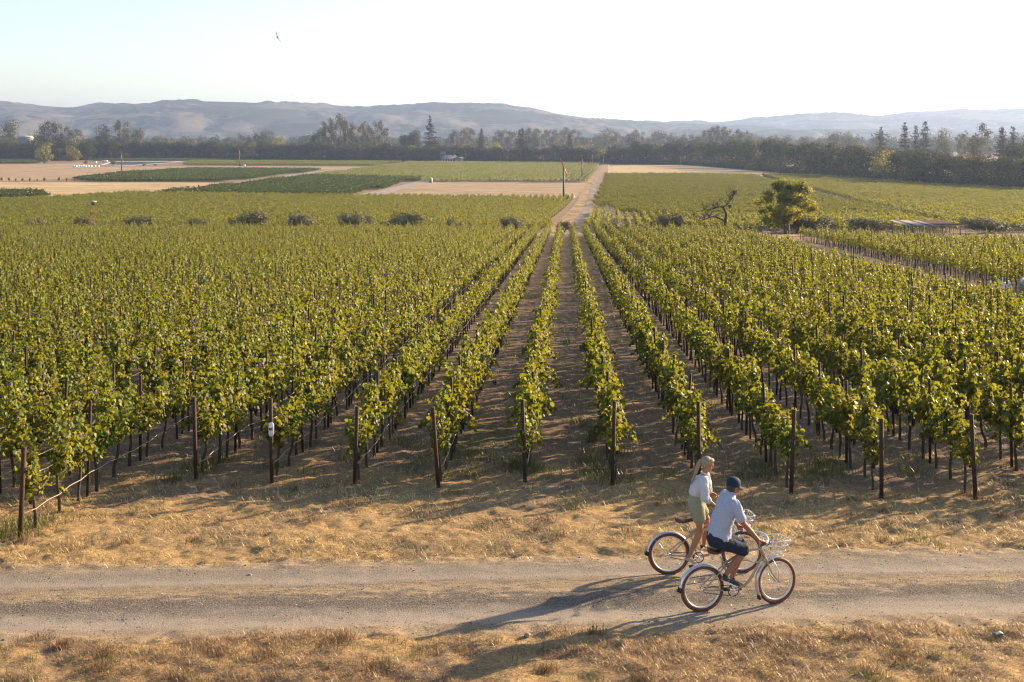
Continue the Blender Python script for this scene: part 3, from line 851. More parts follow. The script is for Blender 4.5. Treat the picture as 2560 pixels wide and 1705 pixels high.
# white sign with the letters NE on its post
sx, sy, sz = NE_POST.location
sg = empty('row_sign', (sx, sy - 0.045, sz), 0.04, 'white pointed plate lettered NE on a rusty end post', 'sign')
mb = MB()
out_l = [(-.055, 1.02), (-.05, .99), (0, .945), (.05, .99), (.055, 1.02), (.055, 1.20), (.05, 1.23), (.022, 1.25), (-.022, 1.25), (-.05, 1.23), (-.055, 1.20)]
k_ = len(out_l)
Vs = [(x, 0.0, z) for x, z in out_l] + [(x, -.008, z) for x, z in out_l]
mb.add(Vs, [tuple(range(k_)), tuple(reversed(range(k_, 2 * k_)))] + [(j, j + k_, (j + 1) % k_ + k_, (j + 1) % k_) for j in range(k_)])
mb.build('plate', M['white_paint'], sg)
def bars(name, segs, th, mt, parent):
    mb = MB()
    for (p, q) in segs:
        p = np.array(p, float); q = np.array(q, float); d = (q - p) / np.linalg.norm(q - p); nrm = np.array([-d[1], d[0]]) * th / 2
        c4 = [p + nrm, p - nrm, q - nrm, q + nrm]
        Vb = [(c[0], -.0115, c[1]) for c in c4] + [(c[0], -.0145, c[1]) for c in c4]
        mb.add(Vb, [(0, 1, 2, 3), (7, 6, 5, 4), (0, 4, 5, 1), (1, 5, 6, 2), (2, 6, 7, 3), (3, 7, 4, 0)])
    return mb.build(name, mt, parent)
bars('letter', [((-.038, 1.085), (-.038, 1.145)), ((-.036, 1.142), (-.008, 1.088)), ((-.006, 1.085), (-.006, 1.145))], .011, M['black'], sg)
bars('letter', [((.014, 1.085), (.014, 1.145)), ((.0195, 1.139), (.04, 1.139)), ((.0195, 1.115), (.036, 1.115)), ((.0195, 1.091), (.04, 1.091))], .011, M['black'], sg)

# wires and drip hoses of the near rows
for i_ in range(-14, 12):
    a, y0 = ROWS[i_]
    yend = 75.0
    for wn_, (h, nm) in enumerate(((1.30, 'upper'), (1.02, 'lower'))):
        pts = []
        for y in np.arange(y0, yend, 0.95):
            ph = ((y - y0) % 2.85) / 2.85
            x = a + KR * y
            if x > track_left(y) - 1: break
            pts.append((x + (.03 if wn_ else -.02), y, float(gz(y)) + h - .05 * 4 * ph * (1 - ph) + .012 * math.sin(y * 3.1 + i_)))
        o = MB().tube(pts, .0035, 4).build('trellis_wire', M['wire'])
        tag(o, 'thin %s trellis wire %s' % (nm, rowphrase(i_) if i_ == -3 else 'of the ' + rowphrase(i_)), 'wire', 'trellis wires of the near rows')
    pts = []
    for y in np.arange(y0 + .02, yend, 0.475):
        ph = ((y - y0) % 0.95) / 0.95
        x = a + KR * y + .055
        if x > track_left(y) - 1: break
        pts.append((x, y, float(gz(y)) + .42 - .035 * 4 * ph * (1 - ph) + .03 * math.sin(y * 1.3 + i_ * 2)))
    o = MB().tube(pts, .009, 5).build('drip_hose', M['hose'], smooth=True)
    tag(o, 'sagging drip irrigation hose %s' % (rowphrase(i_) if i_ == -3 else 'of the ' + rowphrase(i_)), 'hose', 'drip hoses of the near rows')

# ------------------------------------------------------------------ the blocks farther off
seg3 = seg_protos('vine_row', 3.0, 200, 0.25, 'vine_far')
seg6 = seg_protos('vine_row', 6.0, 200, 0.40, 'vine_far', posts=False)
seg6d = seg_protos('vine_row', 6.0, 230, 0.38, 'vine_dark', posts=False)
seg6p = seg_protos('vine_row', 6.0, 210, 0.40, 'vine_pale', posts=False)
def block(name, poly, k, row, L, protos, label, along_x=False, ymin=0):
    """Rows inside a ground polygon (world x, y); k is the drift of the rows per metre of depth."""
    Pp = np.array(poly)
    x0, x1, y0, y1 = Pp[:, 0].min(), Pp[:, 0].max(), Pp[:, 1].min(), Pp[:, 1].max()
    if not along_x:
        A = np.arange(x0 - k * y1 - 5, x1 - k * y0 + 5, row); Yq = np.arange(y0 + L / 2, y1, L)
        AA, YY = np.meshgrid(A, Yq); XX = AA + k * YY; r0 = -math.atan(k)
    else:
        B = np.arange(y0 - 60, y1 + 60, row); Xq = np.arange(x0 + L / 2, x1, L)
        XX, BB = np.meshgrid(Xq, B); YY = BB - k * XX; r0 = math.pi / 2 - math.atan(k)
    XX = XX.ravel(); YY = YY.ravel()
    ok = pip(XX, YY, Pp.tolist()) & (rng.uniform(0, 1, XX.shape) > .05)
    XX = XX[ok] + rng.normal(0, .05, ok.sum()); YY = YY[ok]
    n = len(XX)
    return stuff_points(name, np.column_stack([XX, YY, gz(YY)]), r0 + (rng.uniform(0, 1, n) < .5) * math.pi + rng.normal(0, .02, n), rng.uniform(.84, 1.14, n), rng.integers(0, len(protos), n), protos, label)
KB = 0.093
def G(l): return [gp(*p) for p in l]
tl = G([(-420, 506), (0, 505), (110, 501), (330, 487), (870, 495.5), (1432, 498.5)])
tl2 = G([(1437, 509), (1376, 560)])
block('vineyard_block', tl + tl2 + [(6.2, 190), (-120, 196), (-190, 240)], KB, 1.95, 3.0, seg3, 'the wide sunlit vineyard block behind the line of grey bushes, left of the dirt road')
pr = G([(1458, 567), (1482, 531)])
block('vineyard_block', pr + [(26, 263), (88, 263), (73, 187), (12.5, 187)], KB, 1.83, 3.0, seg3, 'the short vine rows right of the dirt road, behind the cross track and the dead tree')
pr = G([(1486, 515), (1512, 460), (1518, 439), (1700, 438.5), (1880, 442), (2030, 487), (2200, 526)])
block('vineyard_block', pr + [(89, 266), (30, 270)], -.25, 2.5, 3.0, seg3, 'the big even vineyard block right of the dirt road below the golden grass strip', True)
blkJ = G([(1900, 440.5), (2030, 441.5), (2160, 451), (2310, 464), (2560, 478), (2900, 492)]) + [(190, 300), (140, 190), (77, 186), (93, 268)] + G([(2228, 528), (2055, 482)])
block('vineyard_block', blkJ, KB, 1.83, 3.0, seg3, 'the green vineyard block along the foot of the dark trees, behind the open shed')
block('vineyard_block', G([(392, 486.5), (620, 461.5), (770, 441.5), (1057, 448.5), (866, 492.5)]), -KB, 1.9, 6.0, seg6d, 'the dark green vineyard block between the farm road and the bare field', True)
block('vineyard_block', G([(190, 449), (312, 434.5), (480, 423.8), (798, 426), (700, 439.5), (575, 453.5), (545, 455.2), (236, 456)]), -KB, 1.9, 6.0, seg6d, 'the dark green vineyard block behind the orange trees', True)
block('vineyard_block', G([(775, 440.5), (1000, 411.5), (1020, 406.5), (1504, 408.5), (1470, 456), (1062, 454.5)]), 0.098, 2.6, 6.0, seg6p, 'the pale yellow green vineyard block in front of the house')
block('vineyard_block', G([(464, 413.5), (480, 403.5), (1005, 406), (930, 416)]), -KB, 2.4, 6.0, seg6p, 'the thin vineyard strip behind the second wind machine', True)
block('vineyard_block', G([(-300, 411), (-300, 399), (92, 399), (92, 409.5)]), -KB, 2.4, 6.0, seg6d, 'the small green vineyard strip by the tall trees at the far left', True)
block('vineyard_block', G([(230, 402.8), (250, 398.5), (700, 400), (470, 403)]), -KB, 2.4, 6.0, seg6d, 'the narrow green strip behind the pond', True)
block('vineyard_block', G([(-500, 503), (-480, 483), (95, 482.5), (113, 497)]), -KB, 1.9, 6.0, seg6d, 'the small dark vine patch beside the golden field', True)

# ------------------------------------------------------------------ dry grass, litter, gravel stones, weeds
def blades(P, ln, wd, lean, seed, name, mt, label, flat=False):
    r = np.random.default_rng(seed); n = len(P)
    an = r.uniform(0, 2 * math.pi, n)
    d = np.stack([np.cos(an), np.sin(an), np.zeros(n)], 1); s = np.stack([-np.sin(an), np.cos(an), np.zeros(n)], 1)
    w = (np.broadcast_to(wd, (n,)) * r.uniform(.6, 1.3, n))[:, None] * s * .5
    ln = np.broadcast_to(ln, (n,)) * r.uniform(.5, 1.3, n)
    le = np.clip(np.broadcast_to(lean, (n,)) + r.normal(0, .25, n), 0, 1.5)
    up = np.array([0, 0, 1.0])
    m1 = P + (ln * .55 * np.sin(le * .7))[:, None] * d + (ln * .55 * np.cos(le * .7))[:, None] * up
    t1 = m1 + (ln * .45 * np.sin(np.minimum(le * 1.3, 1.7)))[:, None] * d + (ln * .45 * np.cos(np.minimum(le * 1.3, 1.7)))[:, None] * up
    V = np.stack([P - w, P + w, m1 - w * .8, m1 + w * .8, t1], 1).reshape(-1, 3)
    b_ = np.arange(n)[:, None] * 5
    T = np.concatenate([b_ + [0, 1, 3], b_ + [0, 3, 2], b_ + [2, 3, 4]], 1).reshape(-1)
    o = link(name, mesh_np(name, V, T, np.full(n * 3, 3), [mt]))
    return tag(o, label, None, None, 'stuff')
rng = np.random.default_rng(99)
def scatter(n, x0, x1, y0, y1, dens=None):
    x = rng.uniform(x0, x1, n); y = rng.uniform(y0, y1, n)
    if dens is not None:
        k = rng.uniform(0, 1, n) < dens(x, y); x = x[k]; y = y[k]
    return np.column_stack([x, y, H(x, y)])
def d_front(x, y):
    v = track_v(x, y)
    return np.clip((-v - 1.35 - .35 * (fbm(x * 1.5, y * 1.5, 4, 2) - .5)) / .3, 0, 1) * np.clip((fbm(x * 1.3, y * 1.9, 51, 3) - .27) * 4.0, .08, 1)
P = scatter(230000, -9.5, 9.5, 12.6, 16.8, d_front)
P[:, 2] -= .01
blades(P, .035 + .065 * np.clip((fbm(P[:, 0] * 1.6, P[:, 1] * 1.6, 61, 3) - .38) * 3.5, 0, 1), .0058, 1.1, 1, 'dry_grass', M['straw'], 'tufty golden dry grass along the near edge of the gravel track')
def d_mid(x, y):
    v = track_v(x, y)
    base = np.clip((v - 1.25) / .5, 0, 1) * np.clip((fbm(x * .8, y * 1.3, 71, 4, .6) - .38) * 4, .05, 1)
    return base * np.where(y > 23.5, .45, 1) * np.clip((46 - y) / 14, .1, 1)
P = scatter(260000, -13, 14, 18, 42, d_mid)
P[:, 2] += .004
P[:, 2] += .05 * np.clip((fbm(P[:, 0] * 2.1, P[:, 1] * 2.6, 131, 3) - .5) * 4, 0, 1) * rng.uniform(0, 1, len(P))
blades(P, .13, .008, 1.2, 2, 'straw_litter', M['litter'], 'pale mown straw lying between the track and the vine rows')
def d_road(x, y):
    v = track_v(x, y)
    return (np.abs(v) < 1.5) * np.clip((fbm(x * 1.1, y * 2.2, 81, 3) - .42) * 3, 0, 1) * np.where(np.abs(v) < .45, .9, .15)
P = scatter(40000, -9.5, 9.5, 15, 20, d_road)
P[:, 2] += .006
blades(P, .07, .006, 1.4, 3, 'straw_litter', M['litter'], 'broken straw strewn over the gravel track')
# gravel stones
def d_grav(x, y):
    v = track_v(x, y)
    return np.clip((1.65 - np.abs(v)) / .3, 0, 1) * np.clip((fbm(x * .9, y * 2.5, 91, 3) - .33) * 3, .08, 1)
P = scatter(100000, -9.5, 9.5, 15.0, 20, d_grav)
n = len(P); sz = np.clip(rng.lognormal(-4.8, .42, n), .005, .020)
B8 = np.array([(-1, -.8, -.4), (1, -.9, -.5), (.9, 1, -.4), (-.8, .9, -.5), (-.6, -.5, .7), (.6, -.6, .6), (.5, .6, .8), (-.6, .6, .6)])
J = B8[None] * (1 + rng.normal(0, .22, (n, 8, 3)))
an = rng.uniform(0, 6.28, n); ca, sa = np.cos(an)[:, None], np.sin(an)[:, None]
J = np.stack([J[..., 0] * ca - J[..., 1] * sa, J[..., 0] * sa + J[..., 1] * ca, J[..., 2]], -1)
V_ = (P[:, None, :] + J * sz[:, None, None] * np.array([1, 1, .7]) + np.array([0, 0, .012])).reshape(-1, 3)
Q = np.array([(0, 3, 2, 1), (4, 5, 6, 7), (0, 1, 5, 4), (1, 2, 6, 5), (2, 3, 7, 6), (3, 0, 4, 7)])
Q = (np.arange(n)[:, None, None] * 8 + Q[None]).reshape(-1)
tag(link('gravel', mesh_np('gravel', V_, Q, np.full(n * 6, 4), [M['gravel']])), 'loose grey stones scattered over the track', None, None, 'stuff')
# weeds between the rows
wp = []
spots = [(-9.3, 20.0, .9, 520), (-8.8, 20.8, .7, 380), (-6.7, 25.0, .55, 330), (-6.4, 25.9, .5, 200), (2.4, 26.5, .5, 260), (2.6, 28.5, .6, 220), (1.9, 24.8, .35, 110), (6.9, 25.6, .5, 170), (5.3, 25.3, .4, 120), (1.1, 21.9, .28, 60), (-3.6, 26.0, .4, 90), (8.6, 24.8, .35, 90), (-5.2, 25.4, .4, 120), (4.3, 20.3, .25, 40), (7.0, 19.8, .35, 60)]
for k_ in range(220):
    y = 24 + 60 * rng.uniform(0, 1) ** 1.4; spots.append((rng.uniform(-.5 * y, .5 * y), y, rng.uniform(.2, .7), int(rng.uniform(40, 160))))
for x, y, r, n in spots:
    q = np.column_stack([x + rng.normal(0, r * .5, n), y + rng.normal(0, r * .5, n)])
    wp.append(q)
wp = np.concatenate(wp); wp = np.column_stack([wp, H(wp[:, 0], wp[:, 1])])
blades(wp, .22, .011, .5, 4, 'weeds', M['weed'], 'green and yellow weeds growing between the vine rows')
q = np.concatenate([np.column_stack([rng.uniform(-9, 9, 60), rng.uniform(13.2, 15.2, 60)])[k_] + rng.normal(0, .07, (int(rng.integers(10, 40)), 2)) for k_ in range(60)])
blades(np.column_stack([q, H(q[:, 0], q[:, 1])]), .11, .006, .45, 6, 'weeds', M['weed'], 'small green shoots in the dry grass by the track')

q = []
for k_ in range(90):
    x = rng.uniform(-9.5, 9.5); y = rng.uniform(12.9, 15.6)
    if track_v(x, y) > -1.5: continue
    q.append(np.array([x, y]) + rng.normal(0, rng.uniform(.05, .16), (int(rng.integers(40, 200)), 2)))
for (y, x, i_, p) in near_p[:60]:
    if p == 1: q.append(np.array([x + .05, y - .05]) + rng.normal(0, .09, (int(rng.integers(10, 60)), 2)))
for k_ in range(60):
    x = rng.uniform(-11, 11); y = rng.uniform(19.4, 24); q.append(np.array([x, y]) + rng.normal(0, rng.uniform(.05, .14), (int(rng.integers(30, 110)), 2)))
q = np.concatenate(q)
blades(np.column_stack([q, H(q[:, 0], q[:, 1])]), .12, .0065, .75, 7, 'dry_weeds', M['brown_weed'], 'brown dead weed tufts standing in the straw on both sides of the track')

# ------------------------------------------------------------------ trees
rng = np.random.default_rng(314)
def lobed_cloud(r, n, lobes, size, shape='kite', fold=.12, up=.25, inner=.70):
    """Leaf clumps over the outer shells of several lobes: (centre, radii)."""
    w = np.array([np.prod(np.array(l[1])) ** .67 for l in lobes]); w /= w.sum()
    P = []; Nn = []
    for (c, ra), f in zip(lobes, w):
        k = max(8, int(n * f))
        d = r.standard_normal((k, 3)); d /= np.linalg.norm(d, axis=1, keepdims=True)
        rad = inner + (1 - inner) * r.uniform(0, 1, k) ** .6
        rad *= 1 + .12 * r.standard_normal(k)
        P.append(np.array(c) + d * rad[:, None] * np.array(ra)); Nn.append(d + np.array([0, 0, up]) + r.normal(0, .30, (k, 3)))
    P = np.concatenate(P); Nn = np.concatenate(Nn)
    T = r.normal(0, 1, (len(P), 3)) + np.array([0, 0, -.4])
    return leaves(P, Nn, T, size * r.uniform(.55, 1.3, len(P)), shape, fold)
def limb(mb, r, a, b, r0, r1, wob=.06, n=5):
    a = np.array(a, float); b = np.array(b, float); L = np.linalg.norm(b - a)
    pts = [a + (b - a) * t + (r.normal(0, wob * L, 3) if 0 < t < 1 else 0) for t in (0, .33, .66, 1)]
    mb.tube(smooth_path(pts, 2), np.linspace(r0, r1, 7), n)
def oak_proto(seed, mname, Ht=15.0, Wd=15.0, n=2600, size=.72, low=.0):
    r = np.random.default_rng(seed); lobes = []
    for q in range(17):
        a = r.uniform(0, 6.28); h = r.uniform(low, .84); rr = (1 - abs(h - .45) * 1.15) * r.uniform(.35, .75) * Wd / 2
        s = r.uniform(.17, .30) * Wd
        lobes.append(((rr * math.cos(a), rr * math.sin(a), h * Ht), (s, s, s * .72)))
    lobes.append(((0, 0, .6 * Ht), (.3 * Wd, .3 * Wd, .32 * Ht)))
    V_, F_ = lobed_cloud(r, n, lobes, size)
    V_[:, 2] = np.maximum(V_[:, 2], .12)
    cm = mesh_np('crown', V_, F_.ravel(), np.full(len(F_), 3), [M[mname]])
    mb = MB(); limb(mb, r, (0, 0, -.3), (r.normal(0, .4), r.normal(0, .4), .4 * Ht), .42, .28, .04, 7)
    for l in lobes[:6]: limb(mb, r, (0, 0, .3 * Ht), l[0], .2, .06)
    return mb.mesh('trunk', M['tree_bark'], True), cm, Ht, Wd
def euc_proto(seed, mname='euc_leaf', Ht=30.0, Wd=14.0, n=1500, size=.85, nl=20, low=.30):
    r = np.random.default_rng(seed); mb = MB(); lobes = []
    top = np.array([r.normal(0, .6), r.normal(0, .6), .82 * Ht])
    limb(mb, r, (0, 0, -.3), top, .5, .12, .02, 7)
    for q in range(nl):
        h = low + (.96 - low) * (q + r.uniform(0, 1)) / nl; a = r.uniform(0, 6.28)
        rr = Wd / 2 * r.uniform(.25, .85) * (1.1 - .75 * abs(h - .6))
        c = np.array([rr * math.cos(a), rr * math.sin(a), h * Ht])
        s = r.uniform(.13, .24) * Wd
        lobes.append((c, (s * 1.1, s * 1.1, s * 1.15)))
        limb(mb, r, (0, 0, max(.15, h - .28) * Ht), c, .17, .05)
    V_, F_ = lobed_cloud(r, n, lobes, size, inner=.3)
    return mb.mesh('trunk', M['pale_bark'], True), mesh_np('crown', V_, F_.ravel(), np.full(len(F_), 3), [M[mname]]), Ht, Wd
def conifer_proto(seed, mname='conifer_leaf', Ht=30.0, Wd=11.0, lay=17, per=9, dens=26, size=.8, low=.08, gap=1.0, pw=.85):
    r = np.random.default_rng(seed); mb = MB(); P = []; Nn = []
    mb.tube([(0, 0, -.3), (0, 0, Ht * .5), (0, 0, Ht)], [.45, .26, .05], 7)
    for q in range(lay):
        h = low + (.97 - low) * q / (lay - 1)
        R = Wd / 2 * (1 - h) ** pw * r.uniform(.6, 1.15) + .4
        for k in range(per):
            a = 6.28 * k / per + r.uniform(-.35, .35); Rk = R * r.uniform(.5, 1.2); hh = h * Ht + r.normal(0, .35)
            e = np.array([Rk * math.cos(a), Rk * math.sin(a), hh - .18 * Rk + .25])
            b0 = np.array([0, 0, hh])
            if q % 2 == 0: mb.tube([b0, e], [.09, .03], 4)
            m_ = max(4, int(dens * Rk / (Wd / 2)))
            t = r.uniform(.12, 1.05, m_)
            p = b0 + (e - b0) * t[:, None]; p[:, 2] += .5 * t * t
            sd = np.array([-math.sin(a), math.cos(a), 0])
            p += sd * (r.normal(0, .30, m_) * (1.15 - t) * Rk * .6)[:, None] + r.normal(0, .16, (m_, 3)) * gap
            P.append(p); Nn.append(np.tile([0, 0, 1.0], (m_, 1)) + r.normal(0, .4, (m_, 3)))
    P = np.concatenate(P); Nn = np.concatenate(Nn)
    T = P * np.array([1, 1, 0]) + r.normal(0, .6, P.shape) + np.array([0, 0, -.4])
    V_, F_ = leaves(P, Nn, T, size * r.uniform(.6, 1.2, len(P)), 'kite', .1)
    return mb.mesh('trunk', M['tree_bark'], True), mesh_np('crown', V_, F_.ravel(), np.full(len(F_), 3), [M[mname]]), Ht, Wd

PR = {
 'oak': [oak_proto(q, 'oak_leaf') for q in range(6)],
 'yoak': [oak_proto(20 + q, 'yellow_oak_leaf') for q in range(2)],
 'euc': [euc_proto(40 + q) for q in range(5)],
 'roundeuc': [oak_proto(60 + q, 'euc_leaf', 26, 22, 1500, 1.0, .3) for q in range(3)],
 'redwood': [conifer_proto(80 + q, Ht=36, Wd=21, lay=20, per=11, dens=44, size=.9, low=.06, pw=.8, gap=1.5) for q in range(2)],
 'pine': [conifer_proto(90 + q, Ht=30, Wd=13, lay=17, per=8, dens=34, size=.85, low=.10, gap=2.0, pw=.7) for q in range(3)],
 'rust': [conifer_proto(100 + q, 'rust_conifer_leaf', 26, 12, 24, 11, 22, .8, .03, 1.4, .62) for q in range(2)],
}
KNAME = {'oak': 'oak_tree', 'yoak': 'oak_tree', 'euc': 'eucalyptus_tree', 'roundeuc': 'eucalyptus_tree', 'redwood': 'redwood_tree', 'pine': 'conifer_tree', 'rust': 'conifer_tree'}
def tree(kind, px, D, top_py, wpx, label, group=None, base_z=None):
    tm, cm, Ht, Wd = PR[kind][int(rng.integers(0, len(PR[kind])))]
    x = (px - CX) / F * D
    zb = float(gz(D)) if base_z is None else base_z
    h = CAMZ + (HY - top_py) / F * D - zb
    w = wpx / F * D
    e = empty(KNAME[kind], (x, D, zb), rng.uniform(0, 6.28), label, 'tree', group)
    e.scale = (w / Wd, w / Wd, h / Ht)
    link('trunk', tm, e); link('crown', cm, e)
    return e
# front row of dense oaks along the far edge of the fields
FR = [(-420, 398, 352), (0, 399, 354), (120, 402, 353), (240, 400, 352), (400, 398.5, 352), (560, 399, 356), (700, 402, 355), (900, 403, 364), (1000, 404, 362), (1100, 405, 362), (1300, 407, 366), (1500, 409, 364), (1590, 410, 358), (1735, 412, 352), (1820, 419, 347), (1900, 426, 347), (2026, 438, 355), (2157, 449, 361), (2306, 461, 371), (2430, 468, 385), (2560, 476, 390), (2760, 490, 396)]
fx = np.array([f[0] for f in FR]); fb = np.array([f[1] for f in FR]); ft = np.array([f[2] for f in FR])
def seg_label(px):
    if px < 560: return 'dense dark tree of the far tree line behind the pond', 'trees of the far tree line behind the pond'
    if px < 1170: return 'dense dark tree of the far tree line around the tall redwood', 'trees of the far tree line around the tall redwood'
    if px < 1600: return 'dense dark tree of the far tree line where the dirt road ends', 'trees of the far tree line where the dirt road ends'
    return 'dense dark oak in the long tree row along the right hand fields', 'oaks of the long tree row along the right hand fields'
px = -300.0
while px < 2680:
    bpy_ = np.interp(px, fx, fb); tp = np.interp(px, fx, ft) + rng.normal(0, 3.2)
    D = depth_of(bpy_)
    wpx = max(26, rng.uniform(13.5, 19) / D * F) if px < 1600 else rng.uniform(13, 18) / D * F
    lb, gr = seg_label(px)
    kind = 'yoak' if rng.uniform() < .04 else 'oak'
    if kind == 'yoak': lb = lb.replace('dense dark', 'yellowish green'); 
    tree(kind, px, D + rng.uniform(2, 9), tp, wpx * 1.15, lb, gr)
    px += wpx * rng.uniform(.50, .66)
px = -260.0
while px < 2700:                     # the row just behind it
    bpy_ = np.interp(px, fx, fb); tp = np.interp(px, fx, ft) - rng.uniform(-3, 7)
    D = depth_of(bpy_) + rng.uniform(18, 40); wpx = rng.uniform(14, 21) / D * F
    lb, gr = seg_label(px)
    tree('oak' if rng.uniform() < .85 else 'yoak', px, D, tp, wpx * 1.1, 'dark tree crown rising just behind ' + ('the pond tree line' if px < 560 else 'the redwood tree line' if px < 1170 else 'the tree line at the road end' if px < 1600 else 'the right hand oak row'), gr)
    px += wpx * rng.uniform(.7, 1.05)
# single trees one can pick out
def T1(kind, px, D, top, w, label): tree(kind, px, D, top, w * (1.65 if kind == 'pine' else 1.4 if kind == 'redwood' else 1.1), label)
T1('roundeuc', 20, 1230, 296, 56, 'tall grey green eucalyptus at the far left end of the tree line')
T1('yoak', 110, 1060, 352, 52, 'round yellow green oak standing alone before the pond tree line')
T1('yoak', 178, 1080, 360, 44, 'smaller olive green oak right of the round yellow green oak')
T1('oak', 215, 1110, 350, 46, 'dark spreading oak left of the pond')
T1('euc', 120, 1190, 301, 42, 'tall thin eucalyptus behind the round yellow green oak, leftmost of its clump')
T1('euc', 142, 1195, 303, 40, 'thin crowned eucalyptus in the middle of the clump behind the yellow oak')
T1('euc', 163, 1200, 315, 40, 'shorter eucalyptus on the right of the clump behind the yellow oak')
T1('roundeuc', 100, 1195, 318, 40, 'bushy eucalyptus at the left foot of the clump behind the yellow oak')
T1('euc', 188, 1250, 322, 38, 'pale eucalyptus between the two tall clumps left of the pond')
T1('roundeuc', 258, 1190, 306, 52, 'full crowned eucalyptus on the left of the big dark clump by the pond')
T1('euc', 305, 1195, 299, 40, 'topmost eucalyptus of the big dark clump by the pond')
T1('roundeuc', 305, 1200, 322, 50, 'broad middle eucalyptus of the big dark clump by the pond')
T1('roundeuc', 343, 1190, 315, 44, 'eucalyptus with bare pale stems on the right of the dark pond clump')
T1('roundeuc', 670, 1500, 319, 48, 'hazy round crowned tree rising alone behind the tree line')
T1('yoak', 695, 1250, 338, 60, 'light yellow green broad tree behind the tree line left of the eucalyptus grove')
for q, (px, tp, w) in enumerate([(798, 320, 34), (815, 306, 32), (832, 297, 32), (851, 284, 36), (868, 300, 30), (885, 309, 32), (905, 306, 32), (922, 313, 30), (943, 299, 30), (958, 319, 28), (790, 332, 32), (875, 322, 40)]):
    T1('euc', px, 1150 + rng.uniform(-25, 25), tp, w * 1.05, ['', 'short eucalyptus at the left edge of the tall grove', 'second', 'third', 'tallest eucalyptus of the grove left of the redwood', 'fifth', 'sixth', 'seventh', 'eighth', 'slender eucalyptus with a high crown at the right of the grove', 'last thin eucalyptus at the right end of the tall grove', 'low eucalyptus at the outer left of the tall grove', 'broad brownish eucalyptus low in the middle of the tall grove'][q + 1] if q in (0, 3, 8, 9, 10, 11) else '%s tall eucalyptus from the left in the grove left of the redwood' % ORD[q + 2])
T1('oak', 1037, 1150, 318, 42, 'dark ragged tree just left of the tall redwood')
T1('oak', 1015, 1170, 336, 40, 'low dark tree left of the ragged tree beside the redwood')
T1('redwood', 1075, 1080, 290, 50, 'tall dark redwood with drooping layered branches, highest of the far tree line')
T1('rust', 1203, 1060, 322, 30, 'rust brown cone shaped conifer right of the house')
T1('rust', 1299, 1070, 324, 30, 'rust brown conifer left of the broad brown conifer')
T1('rust', 1306, 1055, 321, 44, 'broad rust brown conifer near the light green vineyard block')
T1('yoak', 1240, 1080, 352, 44, 'brownish yellow tree between the rust brown conifers')
T1('rust', 1425, 1090, 336, 30, 'brown conifer behind the two wind machines')
T1('euc', 1136, 1350, 325, 34, 'pale hazy eucalyptus left of the grey grove behind the house')
for q, (px, tp, w, D) in enumerate([(1158, 321, 40, 1380), (1178, 320, 36, 1400), (1245, 325, 36, 1450), (1262, 322, 36, 1400), (1283, 325, 34, 1450), (1330, 318, 38, 1420), (1350, 320, 38, 1400), (1372, 321, 36, 1420), (1395, 322, 36, 1430), (1412, 320, 34, 1450), (1435, 321, 36, 1400)]):
    T1('euc', px, D, tp, w, 'pale hazy eucalyptus in the grey grove behind the house, %s from the left' % ORD[q + 1])
T1('roundeuc', 1507, 1500, 321, 44, 'dark round crowned tree above the end of the dirt road')
T1('euc', 1530, 1560, 320, 36, 'pale tree right of the dark round crowned one above the road end')
for q, (px, tp, w, D) in enumerate([(1545, 335, 40, 1350), (1575, 325, 44, 1330), (1600, 323, 40, 1330), (1640, 322, 46, 1600), (1665, 332, 40, 1400), (1690, 330, 40, 1400), (1720, 333, 40, 1380), (1748, 331, 36, 1360)]):
    T1('roundeuc' if q % 2 else 'euc', px, D, tp, w, 'hazy grey tree beyond the tree line right of the road end, %s from the left' % ORD[q + 1])
for q, (px, tp, w, D) in enumerate([(1768, 322, 36, 1250), (1782, 314, 34, 1240), (1800, 313, 36, 1250), (1818, 316, 34, 1240), (1838, 322, 34, 1250), (1858, 325, 34, 1250), (1876, 333, 32, 1240)]):
    T1('euc', px, D, tp, w, 'tall feathery eucalyptus behind the start of the oak row, %s from the left' % ORD[q + 1])
for q, (px, tp, w, D) in enumerate([(1930, 333, 40, 1300), (1965, 336, 44, 1320), (2010, 338, 50, 1250), (2052, 336, 36, 1250), (2085, 326, 56, 1150), (2118, 323, 36, 1150), (2130, 340, 44, 1100)]):
    T1('roundeuc', px, D, tp, w, 'hazy olive tree behind the middle of the oak row, %s from the left' % ORD[q + 1])
T1('pine', 2203, 760, 317, 30, 'dark conifer with sparse tiers, leftmost of the conifers above the oak row')
T1('pine', 2262, 740, 306, 34, 'tall ragged conifer in the middle of those above the oak row')
T1('pine', 2290, 760, 313, 30, 'narrow conifer between the two tall ones above the oak row')
T1('pine', 2313, 740, 303, 40, 'broadest conifer with drooping tiers above the oak row')
T1('roundeuc', 2357, 740, 317, 48, 'wide airy dark tree right of the tall conifers')
T1('euc', 2400, 800, 334, 34, 'thin pale tree right of the wide airy dark tree')
T1('euc', 2452, 700, 307, 52, 'tall lollipop shaped tree above the right end of the oak row')
T1('roundeuc', 2435, 700, 340, 60, 'low bushy tree at the foot of the lollipop shaped tree')
T1('rust', 2505, 640, 318, 52, 'brownish spreading conifer near the right end of the oak row')
T1('pine', 2533, 640, 317, 36, 'dark pointed conifer at the right end of the oak row')
T1('roundeuc', 2570, 600, 320, 50, 'dark tree cut by the right edge, above the oak row')
T1('oak', 2545, 560, 352, 80, 'broad dark oak behind the right end of the oak row')
